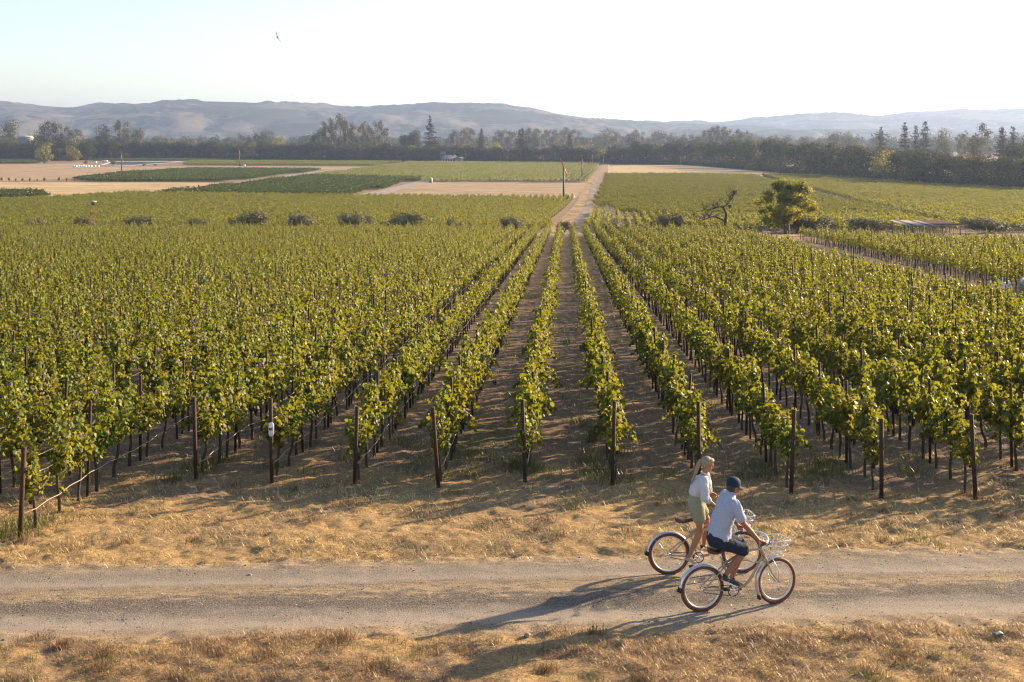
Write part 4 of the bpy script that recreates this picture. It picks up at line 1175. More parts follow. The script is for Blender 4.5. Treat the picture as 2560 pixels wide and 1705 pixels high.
# the hazy woods between the tree line and the hills
n = 1500
D = rng.uniform(1420, 3000, n) ** 1.0; u = rng.uniform(-900, 3300, n)
Xf = (u - CX) / F * D
protos = []
for q in range(4):
    a, c_, Ht, Wd = (euc_proto if q < 1 else oak_proto)(200 + q, 'euc_leaf' if q % 2 else 'oak_leaf', 22, 20, 420, 1.9)
    protos.append(c_)
stuff_points('distant_woods', np.column_stack([Xf, D, np.full(n, -1.0)]), rng.uniform(0, 6.28, n), rng.uniform(.75, 1.35, n), rng.integers(0, 4, n), protos, 'hazy woods in the valley between the tree line and the hills')

# big oak beside the dusty track
r = np.random.default_rng(7)
x, y = gp(1967, 585); z = float(gz(y))
bo = empty('oak_tree', (x, y, z), 0, 'big yellow green oak beside the dusty track, with dark mistletoe clumps', 'tree')
mb = MB(); limb(mb, r, (0, 0, -.3), (.1, 0, 2.6), .48, .40, .02, 10)
lobes = []
for q in range(52):
    a = r.uniform(0, 6.28); h = r.uniform(1.7, 7.9); rr = r.uniform(.6, 4.7) * (1.15 - abs(h - 3.9) / 5.6)
    s = r.uniform(.75, 1.4); c = (rr * math.cos(a), rr * math.sin(a), h)
    lobes.append((c, (s * 1.2, s * 1.2, s * .8)))
    if q % 3 == 0: limb(mb, r, (.1 * q / 24, 0, 2.2 + .1 * (q % 5)), c, .13, .03)
mb.build('trunk', M['tree_bark'], bo, True)
V_, F_ = lobed_cloud(r, 17000, lobes, .29, 'kite', .12, .3, .2)
link('crown', mesh_np('crown', V_, F_.ravel(), np.full(len(F_), 3), [M['lone_oak_leaf']]), bo)
for c in ((-.3, -2.2, 7.0), (1.8, -2.0, 7.5)):
    V_, F_ = lobed_cloud(r, 420, [(c, (.65, .65, .8))], .22, 'kite', .1, .2, .1)
    link('mistletoe', mesh_np('mistletoe', V_, F_.ravel(), np.full(len(F_), 3), [M['conifer_leaf']]), bo)
# bare dead tree left of it
x, y = gp(1812, 580); z = float(gz(y)) ; k = y / F
dt = empty('dead_tree', (x, y, z), 0, 'bare black dead tree with crooked branches behind the vine rows', 'tree')
def dz(px_, zy): return np.array([(px_ - 1812) * k, 0, CAMZ - (zy - HY) * k - z])
mb = MB()
q = lambda zx, zy, dy=0: dz(1760 + zx / 6.926, 430 + zy / 6.926) + np.array([0, dy, 0])
mb.tube(smooth_path([dz(1813, 592), q(372, 1000), q(372, 860), q(385, 740, .1), q(360, 660, .2), q(325, 600, .2)], 4), np.linspace(.33, .16, 21), 8)
mb.tube(smooth_path([q(365, 860), q(300, 820, -.2), q(200, 775, -.3), q(100, 780, -.3), q(10, 820, -.2), q(-90, 850)], 4), np.linspace(.18, .04, 21), 7)
mb.tube(smooth_path([q(330, 605, .2), q(250, 610, .3), q(130, 650, .3), q(0, 660, .1), q(-120, 690, -.2)], 4), np.linspace(.13, .03, 17), 6)
mb.tube(smooth_path([q(330, 605, .2), q(400, 570, .3), q(460, 500, .5), q(510, 420, .6), q(530, 350, .6)], 4), np.linspace(.13, .04, 17), 6)
mb.build('trunk', M['dead_bark'], dt, True)
for p0, n_ in (((10, 820), 4), ((100, 780), 4), ((130, 650), 5), ((0, 660), 5), ((250, 610), 5), ((460, 500), 5), ((510, 420), 4), ((400, 570), 4), ((-90, 850), 3), ((200, 775), 3)):
    mb = MB()
    for _ in range(n_):
        a = q(*p0, .2); e = a + np.array([r.normal(0, .9), r.normal(0, .6), r.uniform(.3, 1.9)])
        limb(mb, r, a, e, .05, .018, .12, 4)
        for _2 in range(3):
            t = r.uniform(.3, .9); s = a + (e - a) * t
            limb(mb, r, s, s + np.array([r.normal(0, .45), r.normal(0, .3), r.uniform(.1, .9)]), .032, .016, .1, 3)
    mb.build('branch', M['dead_bark'], dt)
V_, F_ = lobed_cloud(r, 260, [(q(530, 350, .6), (.3, .3, .38)), (q(455, 590, .4), (.3, .3, .35))], .17, 'kite', .1, .2, .1)
link('mistletoe', mesh_np('mistletoe', V_, F_.ravel(), np.full(len(F_), 3), [M['conifer_leaf']]), dt)

# grey olive bushes along the cross track
OB = []
for s_ in range(4):
    rr = np.random.default_rng(400 + s_)
    lob = [((rr.normal(0, .9), rr.normal(0, .7), rr.uniform(.9, 1.9)), (rr.uniform(.5, 1.2), rr.uniform(.5, 1.2), rr.uniform(.5, 1.1))) for _ in range(13)]
    V_, F_ = lobed_cloud(rr, 2600, lob, .17, 'kite', .1, .5, .2)
    V_[:, 2] = np.maximum(V_[:, 2], .05)
    cm = mesh_np('crown', V_, F_.ravel(), np.full(len(F_), 3), [M['olive_leaf']])
    mb = MB()
    for t in range(6): limb(mb, rr, (rr.normal(0, .15), rr.normal(0, .15), -.1), (rr.normal(0, .8), rr.normal(0, .7), 1.6), .06, .02)
    OB.append((mb.mesh('stem', M['tree_bark'], True), cm))
bushes = [(88, 548, 56, 541), (213, 556, 72, 536), (353, 557, 70, 535), (498, 558, 50, 541), (630, 560, 92, 521), (757, 562, 90, 524), (882, 563, 92, 524), (1013, 564, 94, 524), (1137, 565, 44, 545), (1282, 575, 68, 534), (1411, 577, 46, 548), (1533, 577, 52, 550), (1676, 580, 82, 528), (2037, 586, 104, 530), (1992, 585, 60, 532), (2179, 588, 100, 540), (2466, 592, 118, 541)]
for q_, (px, by, w, tp) in enumerate(bushes):
    y = 188.5 - (px - 1280) * .004; x = (px - CX) / F * y; z = float(gz(y))
    h = CAMZ + (HY - tp) / F * y - z; wd = w / F * y
    lab = 'rounded grey olive bush behind the near rows, %s of its line from the left' % ordw(q_ + 1)
    e = empty('olive_bush', (x, y, z), rng.uniform(0, 6.28), lab, 'bush', 'grey olive bushes along the cross track')
    e.scale = (wd / 3.3 * rng.uniform(.9, 1.12), wd / 3.3, h / 2.6)
    st, cm = OB[q_ % 4]
    link('stem', st, e); link('crown', cm, e)
# young orange trees along the golden field
YT = []
for s_ in range(3):
    rr = np.random.default_rng(500 + s_)
    V_, F_ = lobed_cloud(rr, 260, [((0, 0, 1.35), (.75, .75, .8)), ((.2, .1, .9), (.6, .6, .6))], .26, 'kite', .1, .3, .2)
    cm = mesh_np('crown', V_, F_.ravel(), np.full(len(F_), 3), [M['young_leaf']])
    YT.append((MB().tube([(0, 0, -.1), (0, 0, 1.2)], [.06, .04], 5).mesh('trunk', M['tree_bark']), cm))
for q_, zx in enumerate([15, 75, 133, 190, 252, 313, 375, 500, 562, 628, 755, 820, 882, 948, 1010, 1073, 1138, 1200]):
    x, y = gp(zx / 3.364, 454.0)
    e = empty('young_tree', (x, y, float(gz(y))), rng.uniform(0, 6), 'small orange leaved young tree beside the golden field, %s from the left' % ordw(q_ + 1), 'young tree', 'small orange trees beside the golden field')
    s = rng.uniform(.7, 1.15) * (1.15 if q_ in (1, 14, 16) else 1); e.scale = (s, s, s)
    link('trunk', YT[q_ % 3][0], e); link('crown', YT[q_ % 3][1], e)
# shrubs by the pond
for px, py, s, lb in ((283, 414, 2.2, 'dark upright bush at the near corner of the pond'), (215, 410, 2.4, 'low bush left of the white tank by the pond'), (360, 415, 1.6, 'low grey bush on the near bank of the pond'), (388, 415, 1.5, 'small dark bush on the near bank of the pond, right of the grey one'), (60, 409, 2.6, 'brown grey bush before the far left vineyard strip'), (112, 409, 1.8, 'small bush at the foot of the round yellow green oak')):
    x, y = gp(px, py); st, cm = OB[px % 4]
    e = empty('bush', (x, y, float(gz(y))), px, lb, 'bush'); e.scale = (s * .5, s * .5, s * .45 * (1.8 if px == 283 else 1))
    link('stem', st, e); link('crown', cm, e)

# floor coloured dark for tree shade, and dark undergrowth, below the far tree line
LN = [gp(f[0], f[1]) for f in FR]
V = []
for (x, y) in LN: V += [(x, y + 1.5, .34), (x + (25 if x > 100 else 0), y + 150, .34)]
o = link('woodland_floor', MB().add(V, [(2 * i, 2 * i + 2, 2 * i + 3, 2 * i + 1) for i in range(len(LN) - 1)]).mesh('woodland_floor', earth_mat('shade_floor', (0.03, 0.026, 0.018), (0.055, 0.045, 0.03), (0.09, 0.07, 0.045), 1, 1, 0.2)))
tag(o, 'floor under the far tree line, coloured dark for its shade', None, None, 'structure')
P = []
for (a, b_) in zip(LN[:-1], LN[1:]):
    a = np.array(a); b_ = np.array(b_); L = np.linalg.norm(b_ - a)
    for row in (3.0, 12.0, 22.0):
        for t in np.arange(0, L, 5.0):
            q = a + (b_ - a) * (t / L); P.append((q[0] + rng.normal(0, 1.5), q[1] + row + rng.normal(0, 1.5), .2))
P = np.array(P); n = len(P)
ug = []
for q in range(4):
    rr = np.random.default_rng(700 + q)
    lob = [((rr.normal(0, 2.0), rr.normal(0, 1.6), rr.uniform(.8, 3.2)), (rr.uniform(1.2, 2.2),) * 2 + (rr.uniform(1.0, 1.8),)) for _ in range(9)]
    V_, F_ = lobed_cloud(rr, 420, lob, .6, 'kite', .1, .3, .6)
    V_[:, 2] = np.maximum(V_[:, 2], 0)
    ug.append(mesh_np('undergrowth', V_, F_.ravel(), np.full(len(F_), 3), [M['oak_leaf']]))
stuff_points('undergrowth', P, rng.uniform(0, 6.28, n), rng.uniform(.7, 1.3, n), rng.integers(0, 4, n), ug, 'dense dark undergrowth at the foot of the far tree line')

# ------------------------------------------------------------------ bicycles
RW = 0.335
def torus(mb, c, R, r, nu=48, nv=10, mi=0, sq=1.0):
    V = []; Fc = []
    for i in range(nu):
        a = 2 * math.pi * i / nu
        for j in range(nv):
            b_ = 2 * math.pi * j / nv
            rr = R + r * math.cos(b_)
            V.append((c[0] + rr * math.cos(a), c[1] + r * sq * math.sin(b_), c[2] + rr * math.sin(a)))
    for i in range(nu):
        for j in range(nv):
            a = i * nv + j; b_ = i * nv + (j + 1) % nv; i2 = ((i + 1) % nu) * nv
            Fc.append((a, i2 + j, i2 + (j + 1) % nv, b_))
    return mb.add(V, Fc, mi)
def fender(mb, c, a0, a1, R=.352, w=.040, n=30, mi=0):
    V = []; Fc = []; prof = [(-1, -.020), (-.75, -.004), (0, .006), (.75, -.004), (1, -.020), (.72, -.009), (0, .001), (-.72, -.009)]
    k = len(prof)
    for i in range(n + 1):
        a = math.radians(a0 + (a1 - a0) * i / n)
        for (t, dr) in prof:
            V.append((c[0] + (R + dr) * math.cos(a), c[1] + w * t, c[2] + (R + dr) * math.sin(a)))
    for i in range(n):
        for j in range(k): Fc.append((i * k + j, i * k + (j + 1) % k, (i + 1) * k + (j + 1) % k, (i + 1) * k + j))
    Fc.append(tuple(range(k))); Fc.append(tuple(n * k + j for j in reversed(range(k))))
    return mb.add(V, Fc, mi)

def make_bike(name, root_xy, heading, steer, crank_deg, label, basket=True):
    x0, y0 = root_xy
    root = empty(name, (x0, y0, float(H(x0, y0)) + .004), heading, label, 'bicycle')
    x1 = x0 + 1.166 * math.cos(heading); y1 = y0 + 1.166 * math.sin(heading)
    root.rotation_euler = (0, -math.atan2(float(H(x1, y1) - H(x0, y0)), 1.166), heading)
    ax0 = Vector((.965, 0, .70)); axd = Vector((-.05, 0, .16)).normalized()
    RM = Matrix.Translation(ax0) @ Matrix.Rotation(steer, 4, axd) @ Matrix.Translation(-ax0)
    def fin(mb, nm, mt, par, front=False, smooth=True):
        me = mb.mesh(nm, mt, smooth)
        if front: me.transform(RM)
        return link(nm, me, par)
    rh = np.array([0, 0, RW]); fh = np.array([1.166, 0, RW])
    for c, fr in ((rh, False), (fh, True)):
        wheel = fin(MB().tube([c + (0, -.055, 0), c + (0, .055, 0)], .020, 10), 'wheel', M['chrome'], root, fr)
        fin(torus(MB(), c, .3055, .0285, 56, 12), 'tyre', M['tyre'], wheel, fr)
        fin(torus(MB(), c, .272, .014, 56, 8, 0, 1.2), 'rim', M['rim'], wheel, fr)
        mb = MB()
        for q in range(28):
            a = 6.283 * q / 28; b_ = a + (.5 if q % 4 < 2 else -.5); s = .028 if q % 2 else -.028
            mb.tube([c + (.02 * math.cos(b_), s, .02 * math.sin(b_)), c + (.265 * math.cos(a), 0, .265 * math.sin(a))], .0011, 3)
        fin(mb, 'spokes', M['chrome'], wheel, fr, False)
        mb = MB(); a = 2.45 if fr else (-.9 if name == 'bicycle' else -.9)
        mb.ball(c + (.2 * math.cos(a), -.012, .2 * math.sin(a)), (.040, .007, .016) if not fr else (.017, .007, .040), 12, 8)
        fin(mb, 'reflector', M['reflector'], wheel, fr)
    # frame
    mb = MB(); t = .0165
    BB = np.array([.46, 0, .285])
    mb.tube([BB, (.325, 0, .69)], t, 10)
    mb.tube(smooth_path([(.962, 0, .715), (.895, 0, .635), (.815, 0, .50), (.735, 0, .385), (.63, 0, .305), (.46, 0, .285)], 5), .0195, 10)
    mb.tube(smooth_path([(.925, 0, .815), (.80, 0, .822), (.62, 0, .785), (.45, 0, .715), (.335, 0, .655)], 5), .0165, 10)
    for s in (-1, 1):
        mb.tube(smooth_path([(0, s * .062, RW), (.17, s * .055, .485), (.325, s * .032, .615), (.48, s * .028, .695), (.66, s * .028, .69), (.80, s * .024, .65), (.885, s * .012, .625)], 5), .0105, 8)
        mb.tube(smooth_path([(0, s * .062, RW), (.22, s * .058, .31), (.44, s * .03, .285)], 4), .0115, 8)
    mb.tube([(.912, 0, .87), (.965, 0, .70)], .024, 12)
    mb.tube([(.46, -.04, .285), (.46, .04, .285)], .026, 12)
    fin(mb, 'frame', M['champagne'], root)
    mb = MB()
    for s in (-1, 1):
        mb.tube(smooth_path([(.967, s * .052, .69), (1.0, s * .056, .60), (1.06, s * .058, .47), (1.166, s * .058, RW)], 5), np.linspace(.016, .010, 16), 8)
    mb.tube([(.967, -.056, .69), (.967, .056, .69)], .018, 8)
    fin(mb, 'fork', M['champagne'], root, True)
    rf = fin(fender(MB(), rh, 12, 172), 'fender', M['fender_metal'], root)
    mb = MB(); a = math.radians(174); p = rh + .352 * np.array([math.cos(a), 0, math.sin(a)])
    mb.box((-.012, -.035, -.055), (.010, .035, .012), at=p); mb.box((-.035, -.022, -.045), (-.012, .022, -.015), at=p)
    fin(mb, 'mud_flap', M['black'], rf, smooth=False)
    mb = MB()
    for s in (-1, 1): mb.tube([(0, s * .06, RW), rh + (.352 * math.cos(2.35), s * .03, .352 * math.sin(2.35))], .003, 5)
    fin(mb, 'fender_stay', M['chrome'], rf)
    ff = fin(fender(MB(), fh, 78, 208), 'fender', M['fender_metal'], root, True)
    mb = MB(); a = math.radians(211); p = fh + .352 * np.array([math.cos(a), 0, math.sin(a)])
    mb.box((-.012, -.036, -.045), (.012, .036, .022), at=p)
    fin(mb, 'mud_flap', M['black'], ff, True, False)
    # saddle
    mb = MB(); V = []; Fc = []; kx = 11; kj = 12
    for i in range(kx):
        tt = i / (kx - 1); x = .105 + .285 * tt
        w = .118 * (1 - tt) ** .0 * (1 / (1 + math.exp((tt - .45) * 11))) + .026
        h = .032 - .008 * tt; w *= math.sin(min(1, (tt + .04) / .16) * math.pi / 2); w *= math.sin(min(1, (1.03 - tt) / .12) * math.pi / 2)
        zc = .862 + .012 * math.cos(tt * 5.5)
        for j in range(kj):
            b_ = 6.283 * j / kj
            V.append((x, w * math.cos(b_), zc + h * math.sin(b_) * (1 if math.sin(b_) > 0 else 1.3)))
    for i in range(kx - 1):
        for j in range(kj): Fc.append((i * kj + j, i * kj + (j + 1) % kj, (i + 1) * kj + (j + 1) % kj, (i + 1) * kj + j))
    Fc.append(tuple(range(kj))); Fc.append(tuple((kx - 1) * kj + j for j in reversed(range(kj))))
    sd = fin(mb.add(V, Fc), 'saddle', M['brown_leather'], root)
    for s in (-.06, .06):
        pts = [(.15 + .014 * math.cos(q * .9), s + .014 * math.sin(q * .9), .775 + .0022 * q) for q in range(30)]
        fin(MB().tube(pts, .003, 5), 'spring', M['chrome'], sd)
    fin(MB().tube([(.325, 0, .66), (.275, 0, .84)], .0125, 10), 'seat_post', M['chrome'], root)
    fin(MB().box((-.008, -.03, -.022), (.006, .03, .022), at=(.155, 0, .765)), 'reflector', M['reflector'], sd, smooth=False)
    # handlebar, grips, levers
    hb = fin(MB().tube(smooth_path([(.72, -.315, .985), (.80, -.308, 1.0), (.875, -.255, 1.02), (.945, -.12, 1.035), (.97, 0, 1.035), (.945, .12, 1.035), (.875, .255, 1.02), (.80, .308, 1.0), (.72, .315, .985)], 5), .0125, 10), 'handlebar', M['white_metal'], root, True)
    fin(MB().tube(smooth_path([(.912, 0, .87), (.902, 0, .95), (.925, 0, 1.01), (.97, 0, 1.035)], 4), .0145, 10), 'stem', M['white_metal'], hb, True)
    for s in (-1, 1):
        fin(MB().tube([(.705, s * .316, .981), (.80, s * .31, 1.0), (.825, s * .303, 1.005)], [.019, .019, .017], 10), 'grip', M['brown_leather'], hb, True)
        fin(MB().tube([(.875, s * .285, 1.015), (.885, s * .30, .985), (.79, s * .325, .968)], [.011, .008, .005], 6), 'brake_lever', M['black'], hb, True)
    mb = MB(); mb.tube(smooth_path([(.885, -.28, 1.01), (1.0, -.2, 1.07), (1.06, -.08, .98), (1.04, -.05, .78), (.99, -.03, .66)], 5), .0028, 5)
    fin(mb, 'brake_cable', M['black'], hb, True)
    if basket:
        mb = MB(); wr = .0052
        def loop(x0, x1, w0, w1, z, r=wr):
            P = [(x0, -w0, z), (x0 + .02, -w0 - .012, z), (x1 - .03, -w1, z), (x1, -w1 + .03, z), (x1, w1 - .03, z), (x1 - .03, w1, z), (x0 + .02, w0 + .012, z), (x0, w0, z)]
            mb.tube(P, r, 6, closed=True)
        loop(1.015, 1.335, .165, .175, .945, .0065); loop(1.02, 1.30, .15, .155, .87); loop(1.03, 1.27, .135, .14, .79); loop(1.04, 1.24, .12, .125, .715, .0055)
        for q in range(5):
            tq = q / 4; y_ = -.115 + .23 * tq
            mb.tube([(1.04, y_, .715), (1.24, y_, .715), (1.335, y_ * 1.4, .945)], .0030, 4)
            mb.tube([(1.04, y_, .715), (1.015, y_ * 1.35, .945)], .0034, 4)
        for q in range(3):
            tq = (q + .5) / 3
            for s in (-1, 1): mb.tube([(1.04 + .2 * tq, s * .122, .715), (1.015 + .30 * tq, s * .172, .945)], .0034, 4)
            mb.tube([(1.04 + .2 * tq, -.12, .715), (1.04 + .2 * tq, .12, .715)], .0034, 4)
        fin(mb, 'basket', M['white_metal'], root, True)
        fin(MB().tube([(1.05, -.06, .715), (1.17, -.07, .50), (1.166, -.065, .35)], .005, 5).tube([(1.05, .06, .715), (1.17, .07, .50), (1.166, .065, .35)], .005, 5), 'basket_support', M['white_metal'], root, True)
    # drivetrain
    ca = math.radians(crank_deg)
    cr = fin(MB().tube([BB + (0, -.075, 0), BB + (.165 * math.cos(ca), -.085, .165 * math.sin(ca))], [.013, .010], 8).tube([BB + (0, .07, 0), BB + (-.165 * math.cos(ca), .085, -.165 * math.sin(ca))], [.013, .010], 8).tube([BB + (0, -.08, 0), BB + (0, .075, 0)], .016, 10), 'crank', M['white_metal'], root)
    mb = torus(MB(), BB + (0, -.055, 0), .083, .008, 36, 6); fin(mb, 'chainring', M['black'], cr)
    mb = MB()
    for q in range(5):
        a = ca + 6.283 * q / 5; mb.tube([BB + (0, -.056, 0), BB + (.08 * math.cos(a), -.056, .08 * math.sin(a))], .009, 5)
    fin(mb, 'spider', M['white_metal'], cr)
    for s in (-1, 1):
        p = BB + (-s * .165 * math.cos(ca), s * .135, -s * .165 * math.sin(ca))
        fin(MB().box((-.045, -.042, -.011), (.045, .042, .011), at=p), 'pedal', M['black'], cr, smooth=False)
    mb = MB()
    for s, z in ((1, .085), (-1, .085)):
        mb.tube([(0, -.055, RW + s * .036), BB + (0, -.055, s * z)], .0055, 5)
    fin(mb, 'chain', M['black'], root)
    V_g = [(-.02, -.068, .375), (.46, -.068, .375), (.50, -.068, .345), (.46, -.068, .335), (.0, -.068, .335)]
    fin(MB().tube(smooth_path([(.40, .06, .27), (.34, .10, .16), (.28, .15, .015)], 4), .009, 7), 'kickstand', M['chrome'], root)
    return root

MH = math.atan2(.28, 1.132); WH = math.radians(4.4)
MAN0 = np.array([2.733, 16.65]); WOM0 = np.array([2.465, 18.24])
make_bike('bicycle', MAN0, MH, math.radians(8), 158, 'champagne cruiser bicycle with white wire basket, ridden by the man in the cap')
make_bike('bicycle', WOM0, WH, math.radians(3), 222, 'champagne cruiser bicycle under the standing woman, its brown saddle empty')

# ------------------------------------------------------------------ people
def fuse(mb, name, mt, vox=.008, it=3, wr=0.0, wf=9.0, seed=0, off=None):
    """One continuous skin over overlapping solids."""
    me = mb.mesh(name, mt, True)
    o = bpy.data.objects.new('tmp', me); COL.objects.link(o)
    r_ = o.modifiers.new('r', 'REMESH'); r_.mode = 'VOXEL'; r_.voxel_size = vox; r_.use_smooth_shade = True
    s_ = o.modifiers.new('s', 'SMOOTH'); s_.factor = .5; s_.iterations = it
    dg = bpy.context.evaluated_depsgraph_get()
    new = bpy.data.meshes.new_from_object(o.evaluated_get(dg))
    bpy.data.objects.remove(o)
    new.name = name
    if not new.materials: new.materials.append(mt)
    n = len(new.vertices)
    co = np.empty(n * 3, np.float32); new.vertices.foreach_get('co', co); co = co.reshape(-1, 3)
    if wr:
        no = np.empty(n * 3, np.float32); new.vertex_normals.foreach_get('vector', no); no = no.reshape(-1, 3)
        f_ = fbm(co[:, 0] * wf + co[:, 1] * wf * .6, co[:, 2] * wf * .7 - co[:, 1] * wf * .5 + co[:, 0] * wf * .5, seed, 3) - .5
        co = co + no * (f_ * wr)[:, None]
    if off is not None: co = co - np.asarray(off, np.float32)
    new.vertices.foreach_set('co', co.astype(np.float32).ravel())
    new.update()
    return new
def cap(mb, a, b, r0, r1, bulge=0.0, n=12):
    a = np.array(a, float); b = np.array(b, float)
    ts = np.linspace(0, 1, 7)
    pts = [a + (b - a) * t for t in ts]
    rs = [r0 + (r1 - r0) * t + bulge * math.sin(math.pi * min(1, t * 1.25)) for t in ts]
    mb.tube(pts, rs, n); mb.ball(a, r0, 12, 8); mb.ball(b, r1, 12, 8)
    return mb
def rings(mb, R, n=20):
    """R: (centre, lateral axis*half, fore axis*half)."""
    V = []; Fc = []
    for c, l, f in R:
        for j in range(n):
            a = 6.283185 * j / n
            V.append(np.array(c) + l * math.cos(a) + f * math.sin(a))
    for i in range(len(R) - 1):
        for j in range(n): Fc.append((i * n + j, (i + 1) * n + j, (i + 1) * n + (j + 1) % n, i * n + (j + 1) % n))
    Fc.append(tuple(range(n))); Fc.append(tuple((len(R) - 1) * n + j for j in reversed(range(n))))
    return mb.add(V, Fc)
def obl(mb, c, axes, r, nu=14, nv=10):
    """Ellipsoid along given axes."""
    t = MB().ball((0, 0, 0), 1.0, nu, nv)
    V = t.V[0] * np.array(r); V = V[:, :1] * axes[0] + V[:, 1:2] * axes[1] + V[:, 2:3] * axes[2] + np.array(c)
    fl = t.F; st = 0; fc = []
    for L in t.L: fc.append(fl[st:st + L]); st += L
    return mb.add(V, fc)
def nrm(v): v = np.array(v, float); return v / np.linalg.norm(v)
def head(mb, c, f, u, s=1.0):
    l = nrm(np.cross(u, f)); ax = (f, l, u)
    o = lambda a, b, d: c + s * (f * a + l * b + u * d)
    obl(mb, o(-.012, 0, .03), ax, np.array((.098, .077, .092)) * s)
    obl(mb, o(.018, 0, -.045), ax, np.array((.070, .060, .072)) * s)
    obl(mb, o(.050, 0, -.095), ax, np.array((.034, .034, .024)) * s)
    obl(mb, o(.070, 0, .022), ax, np.array((.024, .050, .014)) * s)
    obl(mb, o(.092, 0, -.018), ax, np.array((.022, .013, .022)) * s)
    obl(mb, o(.083, 0, .004), ax, np.array((.015, .009, .026)) * s)
    obl(mb, o(.073, 0, -.062), ax, np.array((.018, .024, .010)) * s)
    for q in (-1, 1):
        obl(mb, o(-.008, q * .076, -.012), ax, np.array((.018, .009, .030)) * s)
        obl(mb, o(.050, q * .038, -.030), ax, np.array((.025, .022, .020)) * s)
def face_parts(c, f, u, s, par, off, lipcol):
    l = nrm(np.cross(u, f))
    for q in (-1, 1):
        e = c + s * (f * .081 + l * q * .030 + u * .004)
        link('eye', obl(MB(), e - off, (f, l, u), (.007 * s, .012 * s, .006 * s), 8, 6).mesh('eye', M['black'], True), par)
    e = c + s * (f * .089 - u * .064)
    link('mouth', obl(MB(), e - off, (f, l, u), (.005 * s, .02 * s, .004 * s), 8, 6).mesh('mouth', lipcol, True), par)
def hand(mb, wrist, grip, axis, down, s=1.0, side=1):
    """Palm and five fingers closed round a bar running along axis at grip."""
    axis = nrm(axis); d = nrm(grip - wrist); out = nrm(np.cross(axis, d))
    if np.dot(out, down) > 0: out = -out
    top = grip + out * .030 * s
    obl(mb, (wrist + top) / 2 + out * .004, (nrm(top - wrist), axis, out), np.array((.052, .042, .017)) * s)
    for q, (o_, L) in enumerate(((-.036, .9), (-.012, 1.0), (.012, .96), (.035, .8))):
        b0 = top + axis * o_ * s - d * .006
        p1 = grip + axis * o_ * s + d * .034 * L * s + out * .012
        p2 = grip + axis * o_ * s + d * .026 * L * s - out * .022
        p3 = grip + axis * o_ * s - d * .004 - out * .030
        mb.tube([b0, p1, p2, p3], np.array([.0105, .0095, .0088, .0075]) * s, 8)
        mb.ball(p3, .0075 * s, 8, 6); mb.ball(p1, .0095 * s, 8, 6); mb.ball(p2, .009 * s, 8, 6)
    t0 = wrist + (top - wrist) * .55 + axis * .036 * s * side
    t1 = grip + axis * .048 * s * side + out * .006; t2 = grip + axis * .036 * s * side + d * .022 - out * .016
    mb.tube([t0, t1, t2], np.array([.013, .011, .009]) * s, 8); mb.ball(t2, .009 * s, 8, 6); mb.ball(t1, .011 * s, 8, 6)

class Rider:
    def __init__(s, o2, hd): s.o = o2; s.h = np.array([math.cos(hd), math.sin(hd), 0]); s.l = np.array([-math.sin(hd), math.cos(hd), 0])
    def __call__(s, zx, zy, lat):
        px = 1580 + zx / 3.408; py = 1100 + zy / 3.408
        D = s.o[1] + .97 * lat + .06
        for _ in range(6):
            X = (px - CX) / F * D
            xl = ((X - s.o[0]) - s.l[0] * lat) / s.h[0]
            D = s.o[1] + s.h[1] * xl + s.l[1] * lat
        return W(px, py, D)

def loc_of(mobj, off): mobj.location = tuple(off)

# --- the man on the near bicycle
J = Rider(MAN0, MH); h, l = J.h, J.l; up = np.array([0, 0, 1.0])
pel = J(722, 838, 0); off = np.array([pel[0], pel[1], float(H(pel[0], pel[1]))])
hipR, hipL = J(735, 858, -.095), J(730, 818, .095)
knR, knL = J(962, 940, -.12), J(945, 898, .12)
anR, anL = J(806, 1138, -.115), J(856, 1160, .12)
shR, shL = J(878, 548, -.19), J(792, 462, .19)
elR, wrR = J(953, 715, -.265), J(1072, 846, -.285)
elL = J(838, 640, .33)
gR = J(1104, 868, -.285); gL = J(918, 747, .335)
wrL = gL + (elL - gL) * .24
neck = J(843, 462, 0); hc = J(868, 402, .0)
fw = nrm(h * .95 + l * .1 - up * .18); hu = nrm(up * .97 + h * .18)
b = MB()
rings(b, [(pel - up * .06, l * .15, h * .10), (pel + up * .05, l * .155, h * .11), (J(765, 720, 0), l * .14, h * .10), (J(805, 600, 0), l * .16, h * .11), (J(828, 520, 0), l * .15, h * .09), (neck, l * .06, h * .06)])
cap(b, neck, hc - hu * .03, .062, .056)
cap(b, shR, elR, .052, .040, .004); cap(b, elR, wrR, .041, .027, .006)
cap(b, shL, elL, .052, .040, .004); cap(b, elL, wrL, .041, .027, .006)
cap(b, hipR, knR, .085, .056, .006); cap(b, hipL, knL, .085, .056, .006)
cap(b, knR, anR, .054, .036, .012); cap(b, knL, anL, .054, .036, .012)
toeR, toeL = J(915, 1238, -.12), J(955, 1243, .125)
heR, heL = J(778, 1180, -.118), J(838, 1200, .12)
cap(b, anR, heR, .036, .03); cap(b, heR, toeR, .03, .026); cap(b, anL, heL, .036, .03); cap(b, heL, toeL, .03, .026)
head(b, hc, fw, hu)
bar = nrm(gL - gR)
hand(b, wrR, gR, nrm(h * .95 + l * .25), -up, 1.0, 1); hand(b, wrL, gL, nrm(h * .95 - l * .25), -up, 1.0, 1)
man = link('person', fuse(b, 'man_body', M['skin'], .0065, 2, off=off)); loc_of(man, off)
tag(man, 'man in navy cap, pale blue shirt and dark shorts riding the near bicycle', 'person')
